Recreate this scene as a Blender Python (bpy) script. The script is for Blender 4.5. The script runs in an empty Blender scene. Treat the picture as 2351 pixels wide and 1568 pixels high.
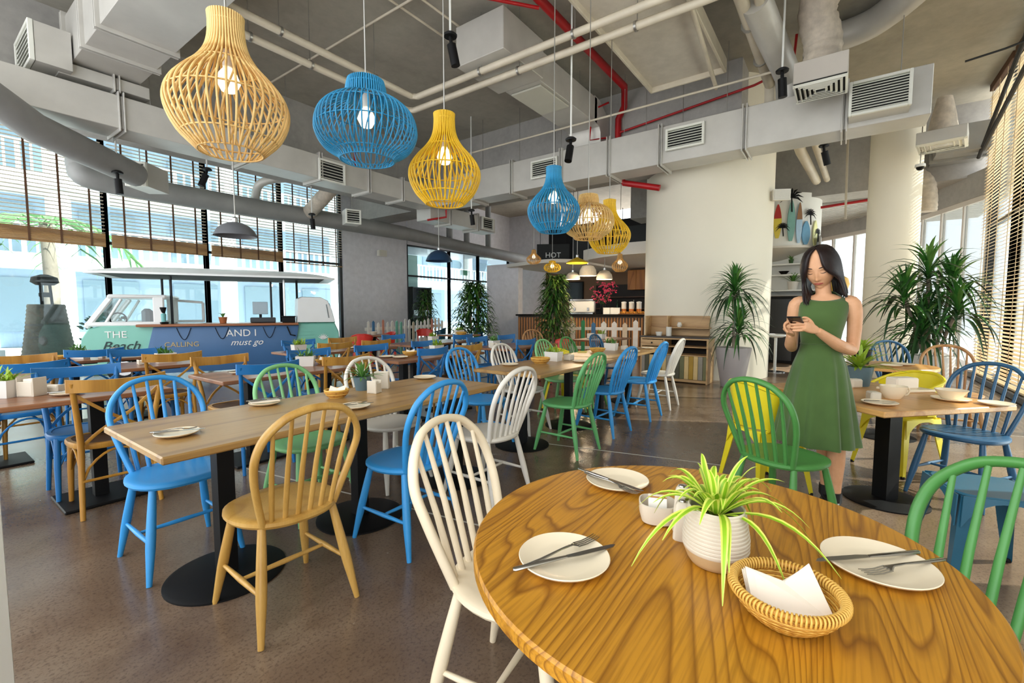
import bpy, math, random
from mathutils import Vector, Matrix
R = math.radians
random.seed(7)
SC = bpy.context.scene
COL = SC.collection

# ---------------------------------------------------------------- camera, sky, sun, exposure
# world axes are the room's axes: +X runs along the table rows, +Y towards the street facade
cam_d = bpy.data.cameras.new('camera')
cam_d.sensor_fit = 'HORIZONTAL'; cam_d.sensor_width = 36.0
cam_d.lens = 1040.0 / 2351.0 * 36.0
cam_d.clip_start = 0.02; cam_d.clip_end = 300
cam = bpy.data.objects.new('camera', cam_d); COL.objects.link(cam)
cam.location = (0, 0, 1.30)
cam.rotation_euler = (R(90 - 3.96), 0, R(36 - 90))
SC.camera = cam

wd = bpy.data.worlds.new('sky'); SC.world = wd; wd.use_nodes = True
nt = wd.node_tree; nt.nodes.clear()
w_out = nt.nodes.new('ShaderNodeOutputWorld'); w_bg = nt.nodes.new('ShaderNodeBackground')
w_bg.inputs[0].default_value = (0.93, 0.965, 1.0, 1); w_bg.inputs[1].default_value = 2.2
nt.links.new(w_bg.outputs[0], w_out.inputs[0])

sun_d = bpy.data.lights.new('sun', 'SUN'); sun_d.energy = 18.0; sun_d.angle = R(0.6); sun_d.color = (1.0, 0.93, 0.82)
sun = bpy.data.objects.new('sun', sun_d); COL.objects.link(sun)
_sd = Vector((-0.35, 0.66, -0.66)).normalized()      # light travels in from the blind-covered right side
sun.rotation_euler = _sd.to_track_quat('-Z', 'Y').to_euler(); sun.location = (6, -8, 9)

SC.view_settings.view_transform = 'Standard'; SC.view_settings.look = 'None'
SC.view_settings.exposure = 0.46; SC.view_settings.gamma = 1.0
SC.view_settings.use_curve_mapping = False
SC.cycles.max_bounces = 7; SC.cycles.diffuse_bounces = 4; SC.cycles.glossy_bounces = 3
SC.cycles.transparent_max_bounces = 16; SC.cycles.sample_clamp_indirect = 6.0
SC.cycles.caustics_reflective = False; SC.cycles.caustics_refractive = False

# ---------------------------------------------------------------- colour and materials
def lin(c):
    c = c / 255.0
    return c / 12.92 if c <= 0.04045 else ((c + 0.055) / 1.055) ** 2.4
def rgb(r, g, b): return (lin(r), lin(g), lin(b), 1.0)
MATS = {}
class NT:
    def __init__(s, name):
        s.m = bpy.data.materials.new(name); s.m.use_nodes = True
        s.t = s.m.node_tree; s.t.nodes.clear()
        s.out = s.n('ShaderNodeOutputMaterial')
    def n(s, k, **kw):
        x = s.t.nodes.new(k)
        for a, v in kw.items(): setattr(x, a, v)
        return x
    def l(s, a, b): s.t.links.new(a, b)
    def math(s, op, a, b=None):
        x = s.n('ShaderNodeMath', operation=op)
        for i, v in enumerate((a, b)):
            if v is None: continue
            if isinstance(v, (int, float)): x.inputs[i].default_value = v
            else: s.l(v, x.inputs[i])
        return x.outputs[0]
    def ramp(s, fac, stops):
        x = s.n('ShaderNodeValToRGB'); e = x.color_ramp.elements
        while len(e) > len(stops): e.remove(e[-1])
        while len(e) < len(stops): e.new(1.0)
        for i, (p, c) in enumerate(stops): e[i].position = p; e[i].color = c
        s.l(fac, x.inputs[0]); return x.outputs[0]
    def co(s, scale=(1, 1, 1), rot=(0, 0, 0), kind='Object'):
        tc = s.n('ShaderNodeTexCoord'); mp = s.n('ShaderNodeMapping')
        mp.inputs['Scale'].default_value = scale; mp.inputs['Rotation'].default_value = rot
        s.l(tc.outputs[kind], mp.inputs['Vector']); return mp.outputs[0]
    def noise(s, vec, scale, detail=3, rough=0.55, dist=0.0):
        x = s.n('ShaderNodeTexNoise'); x.inputs['Scale'].default_value = scale
        x.inputs['Detail'].default_value = detail; x.inputs['Roughness'].default_value = rough
        x.inputs['Distortion'].default_value = dist
        s.l(vec, x.inputs['Vector']); return x.outputs['Fac']
    def mix(s, fac, a, b, mode='MIX'):
        x = s.n('ShaderNodeMix', data_type='RGBA', blend_type=mode)
        for i, v in ((0, fac), (6, a), (7, b)):
            if isinstance(v, (int, float)): x.inputs[i].default_value = v
            elif isinstance(v, tuple): x.inputs[i].default_value = v
            else: s.l(v, x.inputs[i])
        return x.outputs[2]
    def bsdf(s, col, rough=0.5, metal=0.0, bump=None, bstr=0.2, bdist=0.002, spec=0.5, **kw):
        p = s.n('ShaderNodeBsdfPrincipled')
        for k, v in (('Base Color', col), ('Roughness', rough), ('Metallic', metal)):
            if isinstance(v, (int, float, tuple)): p.inputs[k].default_value = v
            else: s.l(v, p.inputs[k])
        p.inputs['Specular IOR Level'].default_value = spec
        for k, v in kw.items(): p.inputs[k.replace('_', ' ')].default_value = v
        if bump is not None:
            b = s.n('ShaderNodeBump'); b.inputs['Strength'].default_value = bstr; b.inputs['Distance'].default_value = bdist
            s.l(bump, b.inputs['Height']); s.l(b.outputs[0], p.inputs['Normal'])
        s.l(p.outputs[0], s.out.inputs[0]); return p
def sh(c, k): return (min(1, c[0] * k), min(1, c[1] * k), min(1, c[2] * k), 1)

def m_paint(name, c, rough=0.4, var=0.12, scale=6.0, bump=0.05, metal=0.0, spec=0.5):
    if name in MATS: return MATS[name]
    s = NT(name); v = s.co(); f = s.noise(v, scale, 4)
    col = s.ramp(f, [(0.25, sh(c, 1 - var)), (0.75, sh(c, 1 + var))])
    s.bsdf(col, rough, metal, bump=s.noise(v, scale * 8, 3), bstr=bump, spec=spec)
    MATS[name] = s.m; return s.m
def m_plain(name, c, rough=0.5, metal=0.0, **kw):
    if name in MATS: return MATS[name]
    s = NT(name); s.bsdf(c, rough, metal, **kw); MATS[name] = s.m; return s.m
def m_glow(name, c, strength):
    if name in MATS: return MATS[name]
    s = NT(name); e = s.n('ShaderNodeEmission'); e.inputs[0].default_value = c; e.inputs[1].default_value = strength
    s.l(e.outputs[0], s.out.inputs[0]); MATS[name] = s.m; return s.m
def m_glass(name, tint=(0.93, 0.97, 0.97, 1), refl=0.08, rough=0.02):
    if name in MATS: return MATS[name]
    s = NT(name); t = s.n('ShaderNodeBsdfTransparent'); t.inputs[0].default_value = tint
    g = s.n('ShaderNodeBsdfGlossy'); g.inputs['Roughness'].default_value = rough
    fr = s.n('ShaderNodeFresnel'); fr.inputs[0].default_value = 1.35
    f = s.math('ADD', s.math('MULTIPLY', fr.outputs[0], 0.7), refl * 0.4)
    mx = s.n('ShaderNodeMixShader'); s.l(f, mx.inputs[0]); s.l(t.outputs[0], mx.inputs[1]); s.l(g.outputs[0], mx.inputs[2])
    s.l(mx.outputs[0], s.out.inputs[0]); MATS[name] = s.m; return s.m
def m_wood(name, c1, c2, along='x', k=9.0, sc=1.6, rough=0.38, fine=0.25, stretch=0.13, bump=0.15, seed=0.0):
    """grain as the contour lines of a stretched noise field (cathedral figure)"""
    if name in MATS: return MATS[name]
    s = NT(name)
    st = {'x': (stretch, 1, 1), 'y': (1, stretch, 1), 'z': (1, 1, stretch)}[along]
    v = s.co(st); mp = s.n('ShaderNodeVectorMath', operation='ADD'); mp.inputs[1].default_value = (seed, seed * 1.7, seed * .6); s.l(v, mp.inputs[0]); v = mp.outputs[0]
    n1 = s.noise(v, sc, 2.5, 0.5, 0.4)
    fr = s.math('FRACT', s.math('MULTIPLY', n1, k))
    line = s.ramp(fr, [(0.0, (.08, .08, .08, 1)), (0.10, (.5, .5, .5, 1)), (0.32, (.92, .92, .92, 1)), (0.84, (1, 1, 1, 1)), (1.0, (0.08, 0.08, 0.08, 1))])
    st2 = {'x': (0.035, 1, 1), 'y': (1, 0.035, 1), 'z': (1, 1, 0.035)}[along]
    pores = s.noise(s.co(st2), 130, 2)
    tone = s.noise(v, sc * 0.7, 2)
    base = s.mix(line, c2, c1)
    base = s.mix(s.math('MULTIPLY', s.ramp(pores, [(0.35, (1, 1, 1, 1)), (0.55, (0, 0, 0, 1))]), fine), base, sh(c2, 0.7))
    base = s.mix(s.math('MULTIPLY', tone, 0.25), base, sh(c1, 0.72))
    s.bsdf(base, rough, bump=line, bstr=bump, bdist=0.001); MATS[name] = s.m; return s.m

def m_concrete(name, c, var=0.22, sc=0.9, rough=0.85, bump=0.25, tint=None):
    if name in MATS: return MATS[name]
    s = NT(name); v = s.co()
    a = s.noise(v, sc, 6, 0.62, 0.3); b = s.noise(v, sc * 9, 4, 0.6)
    col = s.ramp(a, [(0.28, sh(c, 1 - var)), (0.5, c), (0.74, sh(tint or c, 1 + var))])
    col = s.mix(0.25, col, s.ramp(b, [(0.3, sh(c, 0.7)), (0.7, sh(c, 1.25))]))
    s.bsdf(col, rough, bump=b, bstr=bump, bdist=0.004); MATS[name] = s.m; return s.m

# ---------------------------------------------------------------- mesh builder
class MB:
    def __init__(s, M=None): s.v = []; s.f = []; s.mi = []; s.M = M or Matrix(); s.cur = 0
    def add(s, vs, fs):
        o = len(s.v); s.v += [tuple(s.M @ Vector(p)) for p in vs]
        s.f += [tuple(i + o for i in f) for f in fs]; s.mi += [s.cur] * len(fs)
    def box(s, c, d, b=0.0, rz=0.0, rot=None):
        hx, hy, hz = d[0] / 2, d[1] / 2, d[2] / 2
        m = rot if rot is not None else Matrix.Rotation(rz, 3, 'Z')
        C = Vector(c)
        if b <= 0:
            vs = [C + m @ Vector((x * hx, y * hy, z * hz)) for x in (-1, 1) for y in (-1, 1) for z in (-1, 1)]
            s.add(vs, [(0, 1, 3, 2), (4, 6, 7, 5), (0, 4, 5, 1), (2, 3, 7, 6), (0, 2, 6, 4), (1, 5, 7, 3)]); return s
        b = min(b, hx * .9, hy * .9, hz * .9)
        vs = []; idx = {}
        for x in (-1, 1):
            for y in (-1, 1):
                for z in (-1, 1):
                    for a, q in (('x', (x * hx, y * (hy - b), z * (hz - b))), ('y', (x * (hx - b), y * hy, z * (hz - b))), ('z', (x * (hx - b), y * (hy - b), z * hz))):
                        idx[(x, y, z, a)] = len(vs); vs.append(C + m @ Vector(q))
        g = lambda x, y, z, a: idx[(x, y, z, a)]
        fs = []
        for t in (-1, 1):
            q = [g(t, -1, -1, 'x'), g(t, 1, -1, 'x'), g(t, 1, 1, 'x'), g(t, -1, 1, 'x')]; fs.append(q if t > 0 else q[::-1])
            q = [g(-1, t, -1, 'y'), g(-1, t, 1, 'y'), g(1, t, 1, 'y'), g(1, t, -1, 'y')]; fs.append(q if t > 0 else q[::-1])
            q = [g(-1, -1, t, 'z'), g(1, -1, t, 'z'), g(1, 1, t, 'z'), g(-1, 1, t, 'z')]; fs.append(q if t > 0 else q[::-1])
        for p in (-1, 1):
            for q_ in (-1, 1):
                e = [g(p, q_, -1, 'x'), g(p, q_, -1, 'y'), g(p, q_, 1, 'y'), g(p, q_, 1, 'x')]; fs.append(e[::-1] if p * q_ > 0 else e)
                e = [g(p, -1, q_, 'x'), g(p, -1, q_, 'z'), g(p, 1, q_, 'z'), g(p, 1, q_, 'x')]; fs.append(e if p * q_ > 0 else e[::-1])
                e = [g(-1, p, q_, 'y'), g(-1, p, q_, 'z'), g(1, p, q_, 'z'), g(1, p, q_, 'y')]; fs.append(e[::-1] if p * q_ > 0 else e)
        for x in (-1, 1):
            for y in (-1, 1):
                for z in (-1, 1):
                    e = [g(x, y, z, 'x'), g(x, y, z, 'y'), g(x, y, z, 'z')]; fs.append(e if x * y * z > 0 else e[::-1])
        s.add(vs, fs); return s
    def bar(s, a, b, w, h, bev=0.0, up=(0, 0, 1)):
        a = Vector(a); b = Vector(b); x = (b - a); L = x.length; x.normalize()
        u = Vector(up)
        if abs(x.dot(u)) > 0.98: u = Vector((0, 1, 0))
        y = u.cross(x).normalized(); z = x.cross(y)
        m = Matrix((x, y, z)).transposed()
        return s.box((a + b) / 2, (L, w, h), bev, rot=m)
    def tube(s, pts, r, n=8, cap=True, closed=False, flat=1.0, up=None):
        P = [Vector(p) for p in pts]; N = len(P)
        rs = r if isinstance(r, (list, tuple)) else [r] * N
        vs = []; prev = None
        for i in range(N):
            if closed: t = P[(i + 1) % N] - P[i - 1]
            else: t = P[min(i + 1, N - 1)] - P[max(i - 1, 0)]
            t.normalize()
            if prev is None:
                a = Vector(up) if up else (Vector((0, 0, 1)) if abs(t.z) < 0.9 else Vector((1, 0, 0)))
                x = (a - t * a.dot(t)).normalized()
            else:
                x = prev - t * prev.dot(t)
                x = x.normalized() if x.length > 1e-6 else t.orthogonal().normalized()
            prev = x; y = t.cross(x)
            for k in range(n):
                a = 2 * math.pi * k / n
                vs.append(P[i] + x * (math.cos(a) * rs[i] * flat) + y * (math.sin(a) * rs[i]))
        fs = []
        for i in range(N if closed else N - 1):
            j = (i + 1) % N
            for k in range(n):
                k2 = (k + 1) % n
                fs.append((i * n + k, i * n + k2, j * n + k2, j * n + k))
        if cap and not closed:
            fs.append(tuple(range(n))[::-1]); fs.append(tuple((N - 1) * n + k for k in range(n)))
        s.add(vs, fs); return s
    def loft(s, rings, cap0=True, cap1=True, closed=True):
        n = len(rings[0]); vs = [p for r in rings for p in r]; fs = []
        for i in range(len(rings) - 1):
            for k in range(n if closed else n - 1):
                k2 = (k + 1) % n
                fs.append((i * n + k, i * n + k2, (i + 1) * n + k2, (i + 1) * n + k))
        if cap0: fs.append(tuple(range(n))[::-1])
        if cap1: fs.append(tuple((len(rings) - 1) * n + k for k in range(n)))
        s.add(vs, fs); return s
    def lathe(s, prof, n=24, c=(0, 0, 0), sx=1.0, sy=1.0, cap0=True, cap1=True):
        rings = []
        for (r, z) in prof:
            r = max(r, 1e-5)
            rings.append([(c[0] + r * sx * math.cos(2 * math.pi * k / n), c[1] + r * sy * math.sin(2 * math.pi * k / n), c[2] + z) for k in range(n)])
        return s.loft(rings, cap0, cap1)
    def prism(s, poly, z0, z1, b=0.0):
        if b <= 0: return s.loft([[(x, y, z0) for x, y in poly], [(x, y, z1) for x, y in poly]])
        cx = sum(p[0] for p in poly) / len(poly); cy = sum(p[1] for p in poly) / len(poly)
        mx = max(math.hypot(p[0] - cx, p[1] - cy) for p in poly); k = 1 - b / mx
        q = [(cx + (x - cx) * k, cy + (y - cy) * k) for x, y in poly]
        return s.loft([[(x, y, z0) for x, y in q], [(x, y, z0 + b) for x, y in poly], [(x, y, z1 - b) for x, y in poly], [(x, y, z1) for x, y in q]])
    def blade(s, pts, ws, side, fold=0.25, edge_mat=None):
        """a strap leaf with a folded midrib; side = sideways direction"""
        sd = Vector(side).normalized(); vs = []; n = len(pts)
        for p, w in zip(pts, ws):
            p = Vector(p); up = Vector((0, 0, 1))
            for q in (-1, -0.5, 0, 0.5, 1): vs.append(p + sd * (w * q / 2) + up * (abs(q) * w * fold * 0.5))
        inner = []; outer = []
        for i in range(n - 1):
            for k in range(4):
                (outer if k in (0, 3) else inner).append((i * 5 + k, i * 5 + k + 1, (i + 1) * 5 + k + 1, (i + 1) * 5 + k))
        o = len(s.v); s.v += [tuple(s.M @ Vector(p)) for p in vs]
        for f in inner: s.f.append(tuple(i + o for i in f)); s.mi.append(s.cur)
        for f in outer: s.f.append(tuple(i + o for i in f)); s.mi.append(s.cur if edge_mat is None else edge_mat)
        return s
    def mesh(s, name, mats, smooth=True, angle=38):
        me = bpy.data.meshes.new(name); me.from_pydata(s.v, [], s.f)
        for m in (mats if isinstance(mats, (list, tuple)) else [mats]): me.materials.append(m)
        if any(s.mi): me.polygons.foreach_set('material_index', s.mi)
        if smooth:
            me.polygons.foreach_set('use_smooth', [True] * len(me.polygons)); me.update()
            me.set_sharp_from_angle(angle=R(angle))
        me.update(); return me

def link(name, me, parent=None, loc=(0, 0, 0), rot=(0, 0, 0)):
    o = bpy.data.objects.new(name, me); COL.objects.link(o)
    if parent is not None: o.parent = parent
    o.location = loc; o.rotation_euler = rot; return o
def obj(name, mb, mats, parent=None, smooth=True, angle=38, loc=(0, 0, 0), rot=(0, 0, 0)):
    return link(name, mb.mesh(name, mats, smooth, angle), parent, loc, rot)
def tag(o, label, cat, group=None):
    o['label'] = label; o['category'] = cat
    if group: o['group'] = group
    return o
def thing(name, label, cat, loc=(0, 0, 0), rz=0.0, group=None):
    return tag(link(name, None, None, loc, (0, 0, rz)), label, cat, group)
def struct(name, mb, m, parent=None, smooth=True):
    o = obj(name, mb, m, parent, smooth); o['kind'] = 'structure'; return o
KIDS = {}
def kids(o):
    return [c for c in COL.objects if c.parent is o]
def dup(root, loc, rz=0.0, label=None, group=None, recolor=None, tree=None):
    """copy of a thing with its parts and sub-parts; recolor maps material -> material (cached meshes)"""
    def cp(o, par):
        c = o.copy(); COL.objects.link(c); c.parent = par
        if recolor and o.data is not None:
            key = (o.data.name, tuple(sorted((a.name, b.name) for a, b in recolor.items())))
            if key not in KIDS:
                me = o.data.copy()
                for i, m in enumerate(me.materials):
                    if m in recolor: me.materials[i] = recolor[m]
                KIDS[key] = me
            c.data = KIDS[key]
        return c
    r = cp(root, None); r.location = loc; r.rotation_euler = (0, 0, rz)
    if label: r['label'] = label
    if group: r['group'] = group
    for ch in tree[0]:
        c = cp(ch, r)
        for g in tree[1].get(ch.name, []): cp(g, c)
    return r
def tree_of(root):
    allo = list(COL.objects); k1 = [o for o in allo if o.parent is root]
    k2 = {}
    for o in allo:
        if o.parent is not None and o.parent in k1: k2.setdefault(o.parent.name, []).append(o)
    return (k1, k2)
def cat_rom(pts, n=6, closed=False):
    P = [Vector(p) for p in pts]; out = []; N = len(P)
    rng = range(N if closed else N - 1)
    for i in rng:
        p0 = P[i - 1] if (closed or i > 0) else P[0]; p1 = P[i]; p2 = P[(i + 1) % N]
        p3 = P[(i + 2) % N] if (closed or i + 2 < N) else P[N - 1]
        for k in range(n):
            t = k / n
            out.append(0.5 * ((2 * p1) + (p2 - p0) * t + (2 * p0 - 5 * p1 + 4 * p2 - p3) * t * t + (3 * p1 - p0 - 3 * p2 + p3) * t ** 3))
    if not closed: out.append(P[-1])
    return out
def text_mesh(txt, size, depth, font_shear=0.0):
    cu = bpy.data.curves.new('lettering', 'FONT'); cu.body = txt; cu.size = size; cu.extrude = depth; cu.shear = font_shear
    cu.resolution_u = 3
    cu.align_x = 'CENTER'; cu.align_y = 'CENTER'
    o = bpy.data.objects.new('lettering', cu); COL.objects.link(o)
    dg = bpy.context.evaluated_depsgraph_get(); me = bpy.data.meshes.new_from_object(o.evaluated_get(dg))
    bpy.data.objects.remove(o); bpy.data.curves.remove(cu); return me
def put_text(name, txt, size, mat, parent, loc, rot, depth=0.003, shear=0.0):
    me = text_mesh(txt, size, depth, shear); me.materials.clear(); me.materials.append(mat)
    return link(name, me, parent, loc, rot)
# ---------------------------------------------------------------- materials used widely
def m_floor():
    s = NT('polished_concrete'); v = s.co()
    a = s.noise(v, 0.55, 5, 0.6, 0.5); b = s.noise(v, 3.0, 9, 0.72, 0.4); c = s.noise(v, 75.0, 4, 0.65)
    col = s.ramp(a, [(0.3, rgb(84, 67, 54)), (0.5, rgb(118, 98, 80)), (0.72, rgb(150, 131, 110))])
    col = s.mix(s.math('MULTIPLY', s.ramp(b, [(0.34, (1, 1, 1, 1)), (0.52, (0, 0, 0, 1))]), 0.40), col, rgb(80, 58, 44))
    col = s.mix(s.math('MULTIPLY', s.ramp(c, [(0.36, (1, 1, 1, 1)), (0.5, (0, 0, 0, 1))]), 0.5), col, rgb(66, 52, 44))
    ro = s.math('ADD', s.math('MULTIPLY', b, 0.22), 0.13)
    s.bsdf(col, ro, bump=b, bstr=0.05, bdist=0.002, spec=0.6); return s.m
FLOOR_M = m_floor()
CONC = m_concrete('ceiling_concrete', rgb(172, 167, 154), 0.26, 0.8)
CONC_D = m_concrete('beam_concrete', rgb(168, 165, 160), 0.2, 1.2)
CONC_L = m_concrete('light_slab_concrete', rgb(208, 200, 186), 0.13, 0.7)
PLASTER_G = m_concrete('grey_plaster', rgb(226, 226, 232), 0.06, 0.7, 0.7, 0.08)
CREAM = m_paint('cream_plaster', rgb(240, 232, 212), 0.6, 0.03, 1.2, 0.04)
WHITE = m_paint('white_paint', rgb(240, 240, 236), 0.5, 0.03, 3, 0.03)
DARKMETAL = m_plain('dark_window_metal', rgb(34, 38, 42), 0.4, 0.3)
GALV = m_paint('galvanised_duct', rgb(206, 203, 196), 0.42, 0.10, 2.0, 0.06, metal=0.25)
GALV_D = m_paint('grey_duct_paint', rgb(150, 150, 148), 0.55, 0.12, 2.5, 0.06, metal=0.1)
PIPE = m_paint('pale_pipe', rgb(214, 204, 184), 0.5, 0.12, 3.0, 0.05)
RED = m_paint('red_pipe', rgb(176, 22, 28), 0.4, 0.12, 4.0, 0.03)
BLACK = m_plain('black_metal', rgb(9, 9, 10), 0.55, spec=0.25)
GRILLE = m_paint('white_grille', rgb(236, 236, 226), 0.5, 0.03, 3, 0.02)
DARKHOLE = m_plain('dark_recess', rgb(30, 31, 30), 0.9)
GLASS = m_glass('window_glass')
TINT = m_glass('tinted_window_glass', (0.72, 0.81, 0.85, 1))
SLATWOOD = m_wood('blind_wood', rgb(190, 148, 96), rgb(140, 100, 60), 'x', 6, 2.0, 0.5)
SLAT_BACKLIT = m_wood('pale_blind_wood', rgb(246, 224, 186), rgb(226, 194, 146), 'x', 6, 2.0, 0.5)  # wood tone lightened: the sun's backlight is painted into the colour
TAPE = m_plain('ladder_tape', rgb(92, 62, 40), 0.8)
CHROME = m_plain('steel', rgb(190, 190, 190), 0.22, 1.0)
WIRE = m_plain('hanger_wire', rgb(168, 166, 160), 0.4, 0.8)

# ---------------------------------------------------------------- floor, ceiling, beams, walls
mb = MB(); mb.box((9.25, 4.95, -0.1), (21.5, 15.1, 0.2)); FLOOR = struct('floor', mb, FLOOR_M)
JOINT = m_plain('joint_filler', rgb(188, 182, 170), 0.5)
for i, (p, q) in enumerate([((1.50, 4.9), (2.08, 1.45)), ((3.55, 3.0), (4.05, 0.75)), ((2.08, 1.45), (4.05, 0.75)), ((6.2, 1.0), (6.8, -1.6))]):
    if i == 2: continue
    mb = MB(); mb.bar((p[0], p[1], 0.0008), (q[0], q[1], 0.0008), 0.012, 0.002); struct('floor_joint', mb, JOINT, FLOOR)

mb = MB(); mb.box((8.6, 5.1, 5.65), (19.4, 15.2, 0.3)); CEIL = struct('ceiling', mb, CONC)
mb = MB(); mb.box((9.0, 7.0, 4.75), (0.8, 11.0, 1.5)); struct('beam', mb, CONC_D)
mb = MB(); mb.box((3.9, 9.35, 4.75), (9.4, 0.6, 1.5)); struct('beam', mb, CONC_D)
mb = MB(); mb.box((13.6, 1.2, 4.75), (0.9, 8.0, 1.5)); struct('beam', mb, CONC_D)
# lighter dropped slab panel between beams, with its folded rims
mb = MB(); mb.box((5.6, 2.12, 5.0), (4.0, 1.1, 0.10)); slab = struct('ceiling_slab', mb, CONC_L)
for y in (1.57, 2.69):
    mb = MB(); mb.box((5.6, y, 4.97), (4.06, 0.04, 0.2), 0.008); struct('trim_rim', mb, PIPE, slab)
mb = MB(); mb.box((7.62, 2.13, 4.97), (0.04, 1.16, 0.2), 0.008); struct('trim_rim', mb, PIPE, slab)
# metal deck of the lower far ceiling
mb = MB(); mb.box((16.2, 0.6, 3.98), (4.2, 7.2, 0.06)); deck = struct('ceiling_lower', mb, GALV_D)
mb = MB()
for k in range(22): mb.box((14.2 + k * 0.19, 0.6, 3.93), (0.09, 7.2, 0.05))
o = obj('deck_rib', mb, GALV, deck); o['kind'] = 'stuff'
mb = MB(); mb.box((14.12, 0.6, 4.6), (0.1, 7.2, 1.3)); struct('ceiling_step', mb, CONC_D)

# street facade wall_north: grey plaster wall, glazed bays left of it and glazed doors right of it
def bay(n, x0, x1, y, zt, z1, transom, name='window', glass=GLASS, fr=DARKMETAL, w=0.09, pane_split=True):
    """one glazed bay in a wall parallel to X"""
    mb = MB()
    mb.box((x0, y, z1 / 2), (w, 0.12, z1), 0.008); mb.box((x1, y, z1 / 2), (w, 0.12, z1), 0.008)
    mb.box(((x0 + x1) / 2, y, z1), (x1 - x0, 0.12, w)); mb.box(((x0 + x1) / 2, y, 0.04), (x1 - x0, 0.12, 0.08))
    f = struct('%s_%d' % (name, n), mb, fr)
    mb = MB(); mb.box(((x0 + x1) / 2, y, transom), (x1 - x0 - w, 0.10, 0.06), 0.006); struct('transom', mb, fr, f)
    for z0, zz in ((0.08, transom - 0.03), (transom + 0.03, z1 - 0.04)):
        mb = MB(); mb.box(((x0 + x1) / 2, y, (z0 + zz) / 2), (x1 - x0 - w, 0.012, zz - z0)); struct('pane', mb, glass, f)
    return f
FB = 12.5
xs = [-0.91, 0.93, 2.77, 4.61, 6.42, 8.23]
for i in range(5): bay(i + 1, xs[i], xs[i + 1], FB, 2.7, 5.45, 2.70, glass=TINT)
mb = MB(); mb.box((9.54, FB + 0.05, 2.75), (2.52, 0.3, 5.5)); struct('wall_north', mb, PLASTER_G)
dx = [10.85, 13.0, 14.74, 16.9]
for i in range(3): bay(i + 1, dx[i], dx[i + 1], FB, 2.5, 3.6, 2.52, 'door', glass=TINT)
mb = MB(); mb.box((13.9, FB + 0.05, 4.55), (6.1, 0.3, 1.9)); struct('wall_north_upper', mb, PLASTER_G)
mb = MB(); mb.box((17.0, 11.1, 2.75), (0.25, 2.7, 5.5)); struct('wall_east', mb, PLASTER_G)

# wooden venetian blinds of the facade
ordn = ['fifth', 'fourth', 'third', 'second', 'nearest']
for i in range(1, 5):
    x0, x1 = xs[i] + 0.05, xs[i + 1] - 0.05; xc = (x0 + x1) / 2; L = x1 - x0
    t = thing('venetian_blind', 'half-lowered wooden blind of the facade bay %s' % (['', 'above the tree trunk, farthest from the grey wall', 'above the van cab, third from the grey wall', 'behind the grey dome lamp', 'next to the grey wall, without a folded stack'][i]), 'blind', (xc, 12.30, 2.62), 0, 'facade blinds')
    mb = MB()
    n = 38; z = 0.26
    while z < 2.78:
        mb.box((0, 0, z), (L, 0.046, 0.004), rot=Matrix.Rotation(R(-10), 3, 'X')); z += 0.072
    s_ = obj('slats', mb, m_paint('pale_slat', rgb(226, 210, 188), .6, .05, 4), t); s_['kind'] = 'stuff'  # slat colour lighter than the folded stack, painting their lit undersides
    if i < 4:
        mb = MB()
        for k in range(11): mb.box((0, random.uniform(-.002, .002), 0.01 + k * 0.022), (L, 0.05, 0.017), 0.003)
        s_ = obj('folded_slats', mb, SLATWOOD, t); s_['kind'] = 'stuff'
    mb = MB(); mb.box((0, 0, -0.015), (L, 0.055, 0.025), 0.006); obj('bottom_rail', mb, SLATWOOD, t)
    mb = MB(); mb.box((0, 0, 2.83), (L, 0.07, 0.10), 0.006); obj('head_rail', mb, TAPE, t)
    for k in range(4):
        mb = MB(); mb.box((-L / 2 + L * (k + 0.5) / 4, -0.03, 1.38), (0.034, 0.003, 2.82)); obj('ladder_tape', mb, TAPE, t)

# big window wall on the right with wooden blinds
RB = -2.25
rx = [3.8, 5.55, 7.3, 9.1, 10.9, 12.45]
for i in range(5):
    f = bay(i + 6, rx[i], rx[i + 1], RB, 2.7, 5.45, 2.9, 'window', w=0.10)
    if i < 2: continue
    x0, x1 = rx[i] + 0.07, rx[i + 1] - 0.07; xc = (x0 + x1) / 2; L = x1 - x0
    t = thing('venetian_blind', 'tall backlit wooden blind of the window wall, %s' % ['', '', 'third from its far end', 'second from its far end', 'at its far end by the big plant'][i], 'blind', (xc, RB + 0.14, 0.10), 0, 'window wall blinds')
    mb = MB(); z = 0.06; zlo = 0.0
    while z < 5.2:
        if z > zlo: mb.box((0, 0, z), (L, 0.05, 0.004), rot=Matrix.Rotation(R(-22), 3, 'X'))
        z += 0.060
    s_ = obj('slats', mb, SLAT_BACKLIT, t); s_['kind'] = 'stuff'
    mb = MB(); mb.box((0, 0, zlo + 0.02), (L, 0.055, 0.03), 0.006); obj('bottom_rail', mb, SLAT_BACKLIT, t)
    mb = MB(); mb.box((0, 0, 5.34), (L, 0.07, 0.12), 0.006); obj('head_rail', mb, TAPE, t)
    for k in range(3):
        mb = MB(); mb.box((-L / 2 + L * (k + 0.5) / 3, 0.03, zlo / 2 + 2.65), (0.03, 0.003, 5.2 - zlo)); obj('ladder_tape', mb, SLAT_BACKLIT, t)
mb = MB(); mb.box((5.5, RB - 0.16, 4.05), (3.7, 0.15, 2.9)); struct('wall_sun_block_upper', mb, MATS['warm_wall'] if 'warm_wall' in MATS else WHITE)  # unseen solid upper part, added to keep the sun off the woman
mb = MB(); mb.box((8.1, RB + 0.16, 0.05), (8.7, 0.1, 0.10), 0.01); struct('baseboard_south', mb, DARKMETAL)
mb = MB(); mb.tube([(12.4, RB + 0.24, 4.25), (7.4, RB + 0.24, 5.4)], 0.035, 8); struct('trim_brace', mb, DARKMETAL)
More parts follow.
